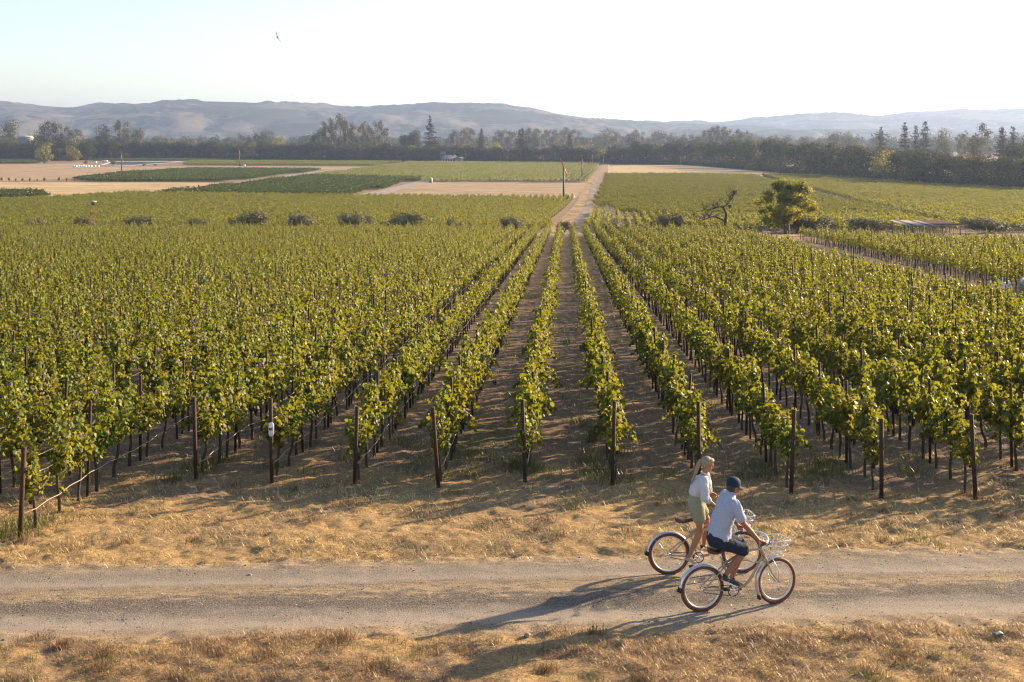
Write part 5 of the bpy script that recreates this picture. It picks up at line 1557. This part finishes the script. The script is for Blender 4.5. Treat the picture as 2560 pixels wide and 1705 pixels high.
# shirt
b = MB()
sp = nrm(neck - pel); fr = nrm(h - sp * np.dot(h, sp)); lt = nrm(shL - shR); fr = nrm(np.cross(sp, -lt) if np.dot(np.cross(sp, -lt), h) > 0 else np.cross(sp, lt))
rings(b, [(J(738, 858, 0), lt * .195, fr * .172), (J(746, 815, 0), lt * .20, fr * .172), (J(757, 730, 0), lt * .19, fr * .155), (J(785, 640, 0), lt * .195, fr * .150), (J(808, 565, 0), lt * .205, fr * .140), (J(828, 500, 0), lt * .185, fr * .105), (J(838, 468, 0), lt * .12, fr * .085), (J(846, 442, 0), lt * .068, fr * .072)], 24)
sl = elR - shR
cap(b, shR, shR + sl * .70, .074, .078, .004, 14); b.tube([shR, shR + sl * .80], [.07, .078], 14)
sl = elL - shL
cap(b, shL, shL + sl * .70, .074, .076, .004, 14)
shirt = link('shirt', fuse(b, 'shirt', M['blue_shirt'], .008, 2, .038, 12.0, 3, off), man)
b = MB()
for q in range(2):
    pass
b = MB(); cc = J(846, 446, 0); torus_pts = [cc + lt * .070 * math.cos(a) + fr * .078 * math.sin(a) + sp * .012 for a in np.linspace(0, 6.283, 18)[:-1]]
b.tube(torus_pts, .009, 6, closed=True)
link('collar', (lambda me: (me.transform(Matrix.Translation(-Vector(off))), me)[1])(b.mesh('collar', M['blue_shirt'], True)), shirt)
# shorts
b = MB()
rings(b, [(pel - up * .10, l * .15, h * .12), (pel, l * .178, h * .15), (pel + up * .10, l * .16, h * .125)])
for a, k_ in ((hipR, knR), (hipL, knL)):
    e = a + (k_ - a) * .94
    cap(b, a, e, .112, .088, .004, 14); b.tube([a, a + (k_ - a) * .98], [.10, .092], 14)
link('shorts', fuse(b, 'shorts', M['navy_shorts'], .009, 3, .018, 10, 5, off), man)
# shoes
for he, to, an in ((heR, toeR, anR), (heL, toeL, anL)):
    d = nrm(to - he); u2 = nrm(up - d * np.dot(up, d)); s2 = np.cross(u2, d)
    b = MB()
    obl(b, he + d * .03 + u2 * .012, (d, s2, u2), (.060, .042, .048)); obl(b, he + (to - he) * .62 + u2 * .006, (d, s2, u2), (.105, .046, .038)); obl(b, he + d * .015 + u2 * .05, (d, s2, u2), (.045, .040, .03))
    sh = link('shoe', fuse(b, 'shoe', M['shoe_canvas'], .006, 2, off=off), man)
    b = MB(); obl(b, he + (to - he) * .45 - u2 * .026, (d, s2, u2), (.148, .050, .015))
    me = b.mesh('sole', M['white_paint'], True); me.transform(Matrix.Translation(-Vector(off))); link('sole', me, sh)
# hair and cap
b = MB(); obl(b, hc - fw * .03 + hu * .015, (fw, nrm(np.cross(hu, fw)), hu), (.088, .081, .085)); obl(b, hc - fw * .062 - hu * .045, (fw, nrm(np.cross(hu, fw)), hu), (.045, .066, .050))
link('hair', fuse(b, 'hair', M['dark_hair'], .006, 2, .008, 40, 7, off), man)
lh = nrm(np.cross(hu, fw)); cu = nrm(hu - fw * .05)
b = MB(); V = []; Fc = []; nu = 24
for i, (rr, z) in enumerate(((1.0, 0.0), (1.0, .03), (.97, .06), (.86, .09), (.62, .115), (.3, .126), (.02, .128))):
    for j in range(nu):
        a = 6.283 * j / nu; V.append(hc + fw * (-.012 + .110 * rr * math.cos(a)) + lh * (.088 * rr * math.sin(a)) + cu * (.022 + z))
for i in range(6):
    for j in range(nu): Fc.append((i * nu + j, i * nu + (j + 1) % nu, (i + 1) * nu + (j + 1) % nu, (i + 1) * nu + j))
b.add(V, Fc)
me = b.mesh('cap', M['navy_cap'], True); me.transform(Matrix.Translation(-Vector(off))); cp = link('cap', me, man)
b = MB(); V = []; Fc = []; n1 = 14
for side in (0, 1):
    for i in range(n1):
        a = -1.25 + 2.5 * i / (n1 - 1)
        for q in range(4):
            t = q / 3
            p = fw * (.070 * math.cos(a) + .005 + t * .110 * math.cos(a) ** .7) + lh * (.084 * math.sin(a) * (1 - .12 * t))
            V.append(hc + p + cu * (.028 - .018 * t - .030 * math.sin(a) ** 2 * t - .004 * side))
for side in (0, 1):
    o_ = side * n1 * 4
    for i in range(n1 - 1):
        for q in range(3):
            f_ = (o_ + i * 4 + q, o_ + i * 4 + q + 1, o_ + i * 4 + q + 5, o_ + i * 4 + q + 4)
            Fc.append(f_ if side else tuple(reversed(f_)))
me = b.add(V, Fc).mesh('brim', M['navy_cap'], True); me.transform(Matrix.Translation(-Vector(off))); link('brim', me, cp)
face_parts(hc, fw, hu, 1.0, man, off, M['brown_leather'])

# --- the woman standing on the pedals behind
J = Rider(WOM0, WH); h, l = J.h, J.l
pel = J(552, 548, 0); off = np.array([pel[0], pel[1], float(H(pel[0], pel[1]))])
hipR, hipL = J(560, 572, -.085), J(562, 545, .085)
knR, knL = J(582, 778, -.085), J(636, 668, .10)
anR, anL = J(490, 985, -.12), J(612, 893, .13)
shR, shL = J(612, 338, -.165), J(622, 288, .165)
elR = J(622, 492, -.25); gR = J(745, 588, -.30); wrR = gR + (elR - gR) * .26
elL = J(655, 425, .27); gL = J(698, 470, .30); wrL = gL + nrm(elL - gL) * .075
neck = J(622, 280, 0); hc = J(646, 205, 0)
fw = nrm(h * .93 - l * .05 - up * .30); hu = nrm(up * .95 + h * .28)
b = MB()
rings(b, [(pel - up * .07, l * .14, h * .10), (pel + up * .02, l * .155, h * .11), (J(552, 458, 0), l * .115, h * .085), (J(575, 390, 0), l * .13, h * .095), (J(595, 330, 0), l * .135, h * .085), (neck, l * .05, h * .048)])
cap(b, neck, hc - hu * .03, .047, .045)
cap(b, shR, elR, .042, .034, .003); cap(b, elR, wrR, .034, .022, .004)
cap(b, shL, elL, .042, .034, .003); cap(b, elL, wrL, .034, .022, .004)
cap(b, hipR, knR, .083, .052, .006); cap(b, hipL, knL, .083, .052, .006)
cap(b, knR, anR, .050, .031, .012); cap(b, knL, anL, .050, .031, .012)
toeR, toeL = J(540, 1036, -.125), J(668, 936, .13)
heR, heL = J(468, 1008, -.125), J(592, 922, .13)
cap(b, anR, heR, .030, .026); cap(b, heR, toeR, .026, .02); cap(b, anL, heL, .030, .026); cap(b, heL, toeL, .026, .02)
head(b, hc, fw, hu, .93)
hand(b, wrR, gR, nrm(h * .95 + l * .2), -up, .88, 1); hand(b, wrL, gL, nrm(h * .95 - l * .2), -up, .88, 1)
wom = link('person', fuse(b, 'woman_body', M['skin_pale'], .0065, 2, off=off)); loc_of(wom, off)
tag(wom, 'woman with grey blond ponytail, white blouse and sage shorts standing on her pedals', 'person')
b = MB()
rings(b, [(J(550, 470, 0), l * .125, h * .098), (J(551, 452, 0), l * .145, h * .125), (J(562, 415, 0), l * .155, h * .130), (J(580, 360, 0), l * .158, h * .122), (J(598, 318, 0), l * .15, h * .098), (J(612, 300, 0), l * .09, h * .07), (J(620, 284, 0), l * .058, h * .060)], 24)
cap(b, shR, elR, .062, .066, .012, 14); e2 = elR + (wrR - elR) * .32; cap(b, elR, e2, .064, .052, .004, 14)
cap(b, shL, elL, .062, .062, .012, 14)
bl = link('blouse', fuse(b, 'blouse', M['white_blouse'], .0075, 2, .034, 13, 13, off), wom)
b = MB(); cc = J(621, 286, 0); b.tube([cc + l * .058 * math.cos(a) + h * .060 * math.sin(a) + up * (.008 - .02 * math.sin(a)) for a in np.linspace(0, 6.283, 18)[:-1]], .011, 6, closed=True)
b.tube([e2 + p * .052 for p in [np.cross(nrm(wrR - elR), nrm(l * math.cos(a) + up * math.sin(a))) for a in np.linspace(0, 6.283, 12)[:-1]]], .012, 6, closed=True)
me = b.mesh('cuff', M['white_blouse'], True); me.transform(Matrix.Translation(-Vector(off))); link('collar', me, bl)
b = MB()
rings(b, [(pel - up * .09, l * .15, h * .125), (pel - up * .01, l * .165, h * .140), (J(550, 500, 0), l * .15, h * .125), (J(548, 458, 0), l * .128, h * .103)])
for a, k_, t in ((hipR, knR, .52), (hipL, knL, .62)):
    e = a + (k_ - a) * t
    cap(b, a, a + (e - a) * .9, .108, .100, .004, 14); b.tube([a, e], [.104, .102], 14)
link('shorts', fuse(b, 'shorts', M['sage_shorts'], .008, 3, .014, 10, 15, off), wom)
for he, to in ((heR, toeR), (heL, toeL)):
    d = nrm(to - he); u2 = nrm(up - d * np.dot(up, d)); s2 = np.cross(u2, d)
    b = MB(); obl(b, he + d * .02 - u2 * .004, (d, s2, u2), (.045, .034, .030)); obl(b, he + (to - he) * .65 - u2 * .006, (d, s2, u2), (.085, .038, .024)); obl(b, he + (to - he) * .45 - u2 * .026, (d, s2, u2), (.115, .036, .009))
    link('shoe', fuse(b, 'shoe', M['tan_shoe'], .0055, 2, off=off), wom)
lh = nrm(np.cross(hu, fw))
b = MB(); obl(b, hc - fw * .026 + hu * .034, (fw, lh, hu), (.094, .081, .084)); obl(b, hc - fw * .062 - hu * .01, (fw, lh, hu), (.055, .070, .070)); obl(b, hc + fw * .03 + hu * .068, (fw, lh, hu), (.055, .066, .044))
pt = smooth_path([hc - fw * .092 + hu * .02, J(578, 182, 0), J(562, 220, -.01), J(540, 290, -.02), J(514, 345, -.02), J(503, 378, -.02)], 4)
b.tube(pt, np.concatenate([np.linspace(.028, .036, 8), np.linspace(.036, .008, len(pt) - 8)]), 10); b.ball(pt[0], .03)
link('hair', fuse(b, 'hair', M['grey_hair'], .006, 2, .009, 40, 17, off), wom)
b = MB()
for q in (-1, 1):
    ce = hc + fw * .088 + lh * q * .031 + hu * .004
    b.tube([ce + lh * .024 * math.cos(a) + hu * .019 * math.sin(a) - off for a in np.linspace(0, 6.283, 14)[:-1]], .0028, 5, closed=True)
    b.tube([ce + lh * q * .024 - off, hc + lh * q * .076 - fw * .01 + hu * .006 - off], .0026, 5)
b.build('glasses', M['brown_leather'], wom, True)
face_parts(hc, fw, hu, .93, wom, off, M['brown_leather'])

# ------------------------------------------------------------------ wind machines, house, shed, birds and other single things
rng = np.random.default_rng(2024)
def wind_machine(px, by, hub_py, blade_deg, label):
    x, y = gp(px, by); z = float(gz(y)); hgt = CAMZ + (HY - hub_py) / F * y - z
    e = empty('wind_machine', (x, y, z), 0, label, 'wind machine', 'frost fans among the vineyard blocks')
    MB().tube([(0, 0, -.2), (0, 0, hgt * .5), (0, 0, hgt)], [.34, .30, .25], 12).build('tower', M['green_paint'], e, True)
    MB().box((-.22, -.5, hgt - .15), (.22, .42, hgt + .32)).build('gearbox', M['orange_paint'], e)
    for s in (0, math.pi):
        a = math.radians(blade_deg) + s; d = np.array([math.cos(a), 0, math.sin(a)]); p = np.array([-math.sin(a), .35, math.cos(a)])
        V = []
        for t, w, th in ((.15, .10, .06), (1.0, .20, .05), (2.2, .19, .04), (2.95, .13, .02)):
            c = np.array([0, -.55, hgt + .12]) + d * t
            V += [c - p * w, c - p * w * .1 + np.array([0, th, 0]), c + p * w, c + p * w * .1 - np.array([0, th, 0])]
        Fc = [(i * 4 + j, i * 4 + (j + 1) % 4, i * 4 + 4 + (j + 1) % 4, i * 4 + 4 + j) for i in range(3) for j in range(4)] + [(3, 2, 1, 0), (12, 13, 14, 15)]
        MB().add(V, Fc).build('blade', M['orange_paint'], e)
    MB().box((.5, -.6, -.05), (1.9, .5, 1.25)).box((.6, -.5, 1.25), (1.0, -.2, 1.6)).build('engine', M['green_paint'], e)
    return x, y, z
x, y, z = wind_machine(1409, 497, 417.5, 112, 'tall green wind machine with orange blades at the corner of the bare field')
mb = MB(); mb.lathe([(.05, 0), (.5, .05), (.62, .35), (.62, .75), (.5, 1.05), (.05, 1.12)], 16, (0, 0, .15)); 
o = mb.box((-.5, -.08, -.05), (.5, .08, .18)).build('fuel_tank', M['white_paint'], smooth=True, loc=(x + 3.0, y - .3, z)); tag(o, 'round white fuel tank on the ground beside the nearest wind machine', 'tank')
wind_machine(1455, 444, 398.5, 100, 'wind machine standing in the pale vineyard block beside the dirt road')
wind_machine(304, 434, 385.5, 92, 'thin green wind machine between the dry field and the dark vine block')
x, y, z = wind_machine(598, 415, 377, 95, 'far small wind machine with a white tank at its foot, beyond the pond')
o = MB().lathe([(.05, 0), (.8, .1), (.9, .5), (.75, 1.0), (.05, 1.1)], 12).build('fuel_tank', M['white_paint'], smooth=True, loc=(x + 4, y, z)); tag(o, 'white fuel tank beside the far wind machine near the pond', 'tank')

# teal portable toilet
x, y = gp(1077, 457); z = float(gz(y))
e = empty('portable_toilet', (x, y, z), math.radians(-12), 'teal portable toilet with white roof at the corner of the bare field', 'toilet')
MB().box((-.58, -.58, .1), (.58, .58, 2.1)).box((-.62, -.62, 0), (.62, .62, .1)).build('cabin', M['teal'], e)
mb = MB(); V = [(-.62, -.62, 2.1), (.62, -.62, 2.1), (.62, .62, 2.1), (-.62, .62, 2.1), (-.5, -.4, 2.38), (.5, -.4, 2.38), (.5, .4, 2.38), (-.5, .4, 2.38)]
mb.add(V, [(4, 5, 6, 7), (0, 1, 5, 4), (1, 2, 6, 5), (2, 3, 7, 6), (3, 0, 4, 7), (3, 2, 1, 0)]).build('roof', M['white_paint'], e)
dr = MB().box((-.42, -.61, .15), (.42, -.583, 2.0)).build('door', M['teal'], e)
MB().box((.3, -.64, 1.0), (.36, -.612, 1.2)).build('handle', M['white_paint'], dr)
MB().box((.584, -.45, .2), (.61, .45, 2.05)).build('side_panel', M['white_paint'], e)

# owl box on a pole
x, y = (233 - CX) / F * 186, 186.0; z = float(gz(y)); hz = CAMZ - (513 - HY) / F * y - z
e = empty('nest_box', (x, y, z), .3, 'dark wooden nest box with pale roof on a tall pole above the vines', 'nest box')
MB().tube([(0, 0, -.2), (0, 0, hz)], .06, 6).build('pole', M['red_wood'], e)
MB().box((-.24, -.24, hz), (.24, .24, hz + .5)).build('box', M['bark'], e)
MB().add([(-.45, -.34, hz + .5), (.5, -.34, hz + .5), (.5, .34, hz + .64), (-.45, .34, hz + .64), (-.45, -.34, hz + .54), (.5, -.34, hz + .54), (.5, .34, hz + .68), (-.45, .34, hz + .68)], [(3, 2, 1, 0), (4, 5, 6, 7), (0, 1, 5, 4), (1, 2, 6, 5), (2, 3, 7, 6), (3, 0, 4, 7)]).build('roof', M['galv_roof'], e)

# low open shed with a patched metal roof
D0 = 176.5; s_ = F / D0
x0 = (2268 - CX) / F * D0; z = float(gz(D0))
e = empty('open_shed', (x0, D0, z), 0, 'low open shed with a patched rust and silver roof among the vines', 'shed')
zf = CAMZ - (563.5 - HY) / F * D0 - z; zb = CAMZ - (551 - HY) / F * (D0 + 4.4) - z
dxr = -1.25
pan = [(0, .085, 'galv_roof'), (.085, .17, 'rust_roof'), (.17, .34, 'galv_roof'), (.34, .43, 'rust_roof'), (.43, .505, 'galv_roof'), (.505, 1.0, 'rust_roof')]
Wd_ = (2411 - 2268) / F * D0
rf = MB(); first = True
roof = MB().box((-.05, -.06, zf - .12), (Wd_, .02, zf - .012)).build('roof', M['grey_wood'], e)
for a, b_, mt in pan:
    mb = MB(); nn = max(3, int((b_ - a) * 60)); V = []; Fc = []
    for i in range(nn * 2 + 1):
        t = a + (b_ - a) * i / (nn * 2); dzz = .03 * (i % 2)
        V += [(t * Wd_, 0, zf + dzz), (t * Wd_ * .98 + dxr, 4.4, zb + dzz), (t * Wd_, 0, zf + dzz - .012), (t * Wd_ * .98 + dxr, 4.4, zb + dzz - .012)]
    for i in range(nn * 2):
        q = i * 4; Fc += [(q, q + 4, q + 5, q + 1), (q + 3, q + 7, q + 6, q + 2), (q, q + 2, q + 6, q + 4), (q + 1, q + 5, q + 7, q + 3)]
    mb.add(V, Fc).build('roof_panel', M[mt], roof)
for i, (t, mt) in enumerate(((.03, 'red_wood'), (.25, 'grey_wood'), (.40, 'grey_wood'), (.53, 'grey_wood'), (.75, 'red_wood'), (.93, 'red_wood'))):
    MB().box((t * Wd_ - .07, .02, -.8), (t * Wd_ + .07, .16, zf - .01)).build('post', M[mt], e)
    MB().box((t * Wd_ + dxr * .95 - .07, 4.1, -.8), (t * Wd_ + dxr * .95 + .07, 4.24, zb - .02)).build('post', M['red_wood'], e)
o = MB().box((0, 0, .36), (1.3, .4, .42)).box((.1, .05, 0), (.18, .35, .36)).box((1.12, .05, 0), (1.2, .35, .36)).build('bench', M['white_paint'], loc=(x0 + 1.1, D0 - .8, z)); tag(o, 'small pale bench in front of the open shed', 'bench')

# irrigation risers and a marker post beside the dusty track
for px, by, tp, lb in ((2496, 738, 703, 'taller white irrigation riser beside the dusty track'), (2510, 748, 712, 'shorter white irrigation riser with a grey valve beside the dusty track')):
    y = depth_of(by); x = (px - CX) / F * y; hh = (by - tp) / F * y
    e = empty('irrigation_riser', (x, y, float(gz(y))), 0, lb, 'irrigation riser')
    MB().tube([(0, 0, -.1), (0, 0, hh)], .045, 8).tube([(0, 0, hh), (.25, 0, hh), (.25, 0, hh + .25)], .04, 8).build('pipe', M['white_paint'], e)
    MB().box((.12, -.1, hh - .22), (.4, .08, hh - .06)).build('valve', M['galv_roof'] if px == 2510 else M['white_paint'], e)
y = depth_of(748); x = (2553 - CX) / F * y
e = empty('marker_post', (x, y, float(gz(y))), 0, 'grey wooden post with pale cap plate beside the dusty track', 'post')
MB().box((-.1, -.1, -.1), (.1, .1, 1.0)).build('post', M['grey_wood'], e); MB().box((-.08, -.13, .85), (.08, -.103, 1.25)).build('plate', M['white_metal'], e)
y = depth_of(738); x = (2360 - CX) / F * y
e = empty('marker_post', (x, y, float(gz(y))), 0, 'pale weathered post with wire guard standing in the dusty track', 'post')
MB().box((-.09, -.09, -.1), (.09, .09, 1.0)).build('post', M['grey_wood'], e)
mb = MB()
for q in range(10): a = 6.283 * q / 10; mb.tube([(.28 * math.cos(a), .28 * math.sin(a), 0), (.28 * math.cos(a), .28 * math.sin(a), .95)], .012, 4)
mb.build('wire_guard', M['hose'], e)

# farmhouse among the trees
Dh = 1010.0; z = .3
X = lambda px: (px - CX) / F * Dh
e = empty('farmhouse', (X(1128), Dh, z), 0, 'long low farmhouse with grey roof and white porch before the dark trees', 'house')
w0, w1 = X(1104) - X(1128), X(1142) - X(1128)
MB().box((w0, 0, 0), (w1, 8, 3.4)).build('wall', M['grey_wood'], e)
mb = MB(); mb.add([(w0 - .5, -2.6, 3.2), (w1 + .5, -2.6, 3.2), (w1 - 1, 4, 6.4), (w0 + 1, 4, 6.4), (w1 + .5, 8.6, 3.2), (w0 - .5, 8.6, 3.2)], [(0, 1, 2, 3), (3, 2, 4, 5), (1, 4, 2), (0, 3, 5)])
mb.add([(w0 - .5, -2.6, 3.0), (w1 + .5, -2.6, 3.0), (w1 + .5, 8.6, 3.0), (w0 - .5, 8.6, 3.0)], [(3, 2, 1, 0)])
rf = mb.build('roof', M['grey_roof'], e)
MB().box((2, 3.2, 5.4), (2.9, 4.4, 7.4)).build('chimney', M['red_wood'], rf)
for q in range(6):
    t = w0 + (w1 - w0) * (q + .3) / 6
    MB().box((t, -2.4, 0), (t + .28, -2.1, 3.0)).build('porch_post', M['white_paint'], e)
for q in range(5):
    t = w0 + (w1 - w0) * (q + .62) / 6
    MB().box((t, -.06, .9), (t + 1.1, -.004, 2.4)).build('window', M['glass_dark'], e)
e = empty('cottage', (X(1148), Dh - 4, z), 0, 'small pale cottage beside the long farmhouse', 'house')
MB().box((-3.4, 0, 0), (3.4, 6, 2.9)).build('wall', M['stone'], e)
MB().add([(-3.8, -.6, 2.9), (3.8, -.6, 2.9), (3.8, 6.6, 2.9), (-3.8, 6.6, 2.9), (-3.8, 3, 5.0), (3.8, 3, 5.0)], [(0, 1, 5, 4), (2, 3, 4, 5), (1, 2, 5), (3, 0, 4), (3, 2, 1, 0)]).build('roof', M['grey_roof'], e)
MB().box((-.9, -.05, .9), (.9, -.004, 2.1)).build('window', M['glass_dark'], e)
e = empty('barn', (X(1104), Dh + 14, z), 0, 'steep grey roofed barn behind the left end of the farmhouse', 'barn')
MB().box((-2.2, 0, 0), (2.2, 8, 6.2)).build('wall', M['tree_bark'], e)
MB().add([(-2.5, -.4, 6.2), (2.5, -.4, 6.2), (2.5, 8.4, 6.2), (-2.5, 8.4, 6.2), (-2.5, 4, 9.5), (2.5, 4, 9.5)], [(0, 1, 5, 4), (2, 3, 4, 5), (1, 2, 5), (3, 0, 4), (3, 2, 1, 0)]).build('roof', M['grey_roof'], e)
def pole(px, tp, bp, lab, mt='pale_bark', arm=True):
    y = depth_of(bp); x = (px - CX) / F * y; hh = (bp - tp) / F * y
    e = empty('utility_pole', (x, y, .3), 0, lab, 'pole')
    MB().tube([(0, 0, -.2), (0, 0, hh)], [.17, .12], 7).build('shaft', M[mt], e)
    if arm: MB().box((-.9, -.1, hh - .7), (.9, .1, hh - .5)).build('cross_arm', M['grey_wood'], e)
pole(1145, 368, 402, 'pale utility pole in front of the cottage')
pole(1177, 380, 402, 'thin grey pole between the cottage and the rust brown conifer', 'grey_wood', False)
pole(1481, 385, 413, 'left one of two pale poles at the end of the dirt road', arm=False)
pole(1509.5, 387, 414, 'right one of two pale poles at the end of the dirt road', arm=False)
pole(1702, 390, 413, 'grey pole before the trees beyond the golden grass strip', 'grey_wood', False)
# white gate posts where the road meets the golden strip
for px, t, b_, lb in ((1522, 412, 434, 'white leaning gate post beside the far end of the dirt road'), (1530, 414, 424, 'short grey gate post at the corner of the golden strip')):
    y = depth_of(b_); x = (px - CX) / F * y
    o = MB().tube([(-.5 if px == 1522 else 0, 0, -.1), (0, 0, (b_ - t) / F * y)], .12, 7).box((-.22, -.22, 0), (.22, .22, .3)).build('gate_post', M['white_paint'] if px == 1522 else M['grey_wood'], loc=(x, y, .3)); tag(o, lb, 'post')
# low fence on the pond bank
p0 = np.array(gp(400, 413.5)); p1 = np.array(gp(470, 407.5))
e = empty('fence', (p0[0], p0[1], .3), 0, 'low wire fence along the right hand bank of the pond', 'fence')
for t in np.linspace(0, 1, 14):
    c = (p1 - p0) * t; MB().box((c[0] - .12, c[1] - .12, -.1), (c[0] + .12, c[1] + .12, 1.5)).build('post', M['grey_wood'], e)
for h_ in (.6, 1.3): MB().tube([(0, 0, h_), (p1[0] - p0[0], p1[1] - p0[1], h_)], .04, 4).build('rail', M['grey_wood'], e)
# wrapped bales, tank, trailer by the pond
for q, px in enumerate((184, 190, 196, 202, 208, 214, 221, 228, 237, 246)):
    x, y = gp(px, 417 + (q % 2) * .8); mb = MB()
    mb.tube([(-.75, 0, .68), (-.7, 0, .68), (.7, 0, .68), (.75, 0, .68)], [.55, .68, .68, .55], 14)
    o = mb.build('hay_bale', M['white_paint'], loc=(x, y, .3), rot=(0, 0, rng.uniform(-.6, .6)), smooth=False)
    tag(o, 'white wrapped bale in the dry field left of the pond, %s from the left' % ordw(q + 1), 'bale', 'white wrapped bales in the dry field')
x, y = gp(240, 409); e = empty('water_tank', (x, y, .3), 0, 'upright white tank on the bank at the left end of the pond', 'tank')
MB().lathe([(.8, 0), (.8, 1.7), (.55, 2.1), (.3, 2.2)], 16).build('shell', M['white_paint'], e); MB().lathe([(.3, 2.19), (.3, 2.3), (.1, 2.35)], 10).build('lid', M['grey_wood'], e)
x, y = gp(262, 405.5); e = empty('trailer', (x, y, .3), 0, 'long pale trailer on the far bank of the pond', 'trailer')
MB().box((-2.4, -1.0, .6), (2.4, 1.0, 1.7)).build('body', M['white_paint'], e)
for s in (-1.6, -.8, 1.6): MB().tube([(s, -1.1, .35), (s, -.8, .35)], .35, 12).build('wheel', M['black'], e)
x, y = gp(60, 398); o = empty('warehouse', (x, 1420, .3), 0, 'long white roofed building glimpsed between the far left trees', 'building')
x = (58 - CX) / F * 1420; o.location = (x, 1420, .3); zt = 20 + (HY - 340) / F * 1420
MB().box((-7, 0, 0), (7, 14, zt - 2.2)).build('wall', M['grey_roof'], o)
MB().add([(-7.5, -.5, zt - 2.2), (7.5, -.5, zt - 2.2), (7.5, 14.5, zt - 2.2), (-7.5, 14.5, zt - 2.2), (-7.5, 7, zt), (7.5, 7, zt)], [(0, 1, 5, 4), (2, 3, 4, 5), (1, 2, 5), (3, 0, 4), (3, 2, 1, 0)]).build('roof', M['galv_roof'], o)
# fallen things on the ground near the track
def rock(px, py, r, lab, mt='stone', name='stone'):
    x, y = gp(px, py); mb = MB(); mb.ball((0, 0, r * .5), (r, r * .8, r * .7), 9, 7, 0, .09, rng)
    o = mb.build(name, M[mt], smooth=False, loc=(x, y, float(H(x, y)))); tag(o, lab, 'stone')
rock(625, 1436, .036, 'fist sized pale stone alone on the far edge of the track')
rock(1318, 1592, .045, 'flat grey stone in the dry grass beside the near edge of the track')
x, y = gp(2498, 1590)
V = []; 
o = MB().add([(-.09, -.05, .02), (.02, -.06, .05), (.10, -.01, .03), (.05, .05, .07), (-.04, .05, .04), (-.10, .02, .05), (0, 0, .085), (0, 0, .06)], [(0, 1, 6), (1, 2, 6), (2, 3, 6), (3, 4, 6), (4, 5, 6), (5, 0, 6), (1, 0, 7), (2, 1, 7), (3, 2, 7), (4, 3, 7), (5, 4, 7), (0, 5, 7)]).build('paper_scrap', M['white_paint'], loc=(x, y, float(H(x, y)))); o.scale = (.6, .6, .6); tag(o, 'crumpled white scrap lying in the dry grass', 'litter')
# the two soaring birds
def bird(px, py, D, span, up_, roll, yaw, lab):
    e = W(px, py, D); mb = MB()
    o = None
    root = empty('bird', tuple(e), 0, lab, 'bird'); root.rotation_euler = (roll, up_, yaw)
    b_ = MB(); b_.tube([(-.26, 0, 0), (-.18, 0, 0), (.0, 0, .02), (.16, 0, .02), (.24, 0, .015)], [.015, .06, .09, .05, .015], 8)
    for s in (-1, 1):
        st = [(0, .0, .10, .30), (span * .18, .03, .13, .26), (span * .34, .02, .20, .20), (span * .5, -.08, .26, .06)]
        V = []
        for yy, xx, zz, c in st:
            V += [(xx + c * .45, s * yy, zz - .08), (xx - c * .55, s * yy, zz - .09), (xx, s * yy, zz - .06)]
        Fc = []
        for i in range(3):
            q = i * 3; Fc += [(q, q + 3, q + 5, q + 2), (q + 2, q + 5, q + 4, q + 1), (q + 1, q + 4, q + 3, q)]
        Fc += [(0, 2, 1), (9, 10, 11)]
        b_.add(V, Fc)
    b_.add([(-.22, -.02, 0), (-.22, .02, 0), (-.46, .10, 0), (-.46, -.10, 0), (-.22, 0, .02), (-.46, 0, .012)], [(0, 3, 5, 4), (4, 5, 2, 1), (0, 1, 2, 3)])
    link('body', b_.mesh('body', M['feather'], False), root)
    return root
bird(694, 94, 150, 1.7, .3, math.radians(-58), math.radians(-55), 'large dark bird banking steeply high in the sky')
bird(733, 236, 330, 1.6, .0, math.radians(28), math.radians(-75), 'small pale looking bird soaring low above the hills')

# ------------------------------------------------------------------ the hazy valley air
m, nt, out = mat('haze_air')
pv = N(nt, 'ShaderNodeVolumePrincipled')
pv.inputs['Color'].default_value = (0.41, 0.56, 0.90, 1)
pv.inputs['Density'].default_value = 0.000125
pv.inputs['Anisotropy'].default_value = 0.35
nt.links.new(pv.outputs[0], out.inputs['Volume'])
hz = MB().box((-9600, -300, -8), (9600, 9600, 305)).build('haze', m)
tag(hz, 'thin haze filling the valley air', None, None, 'stuff')
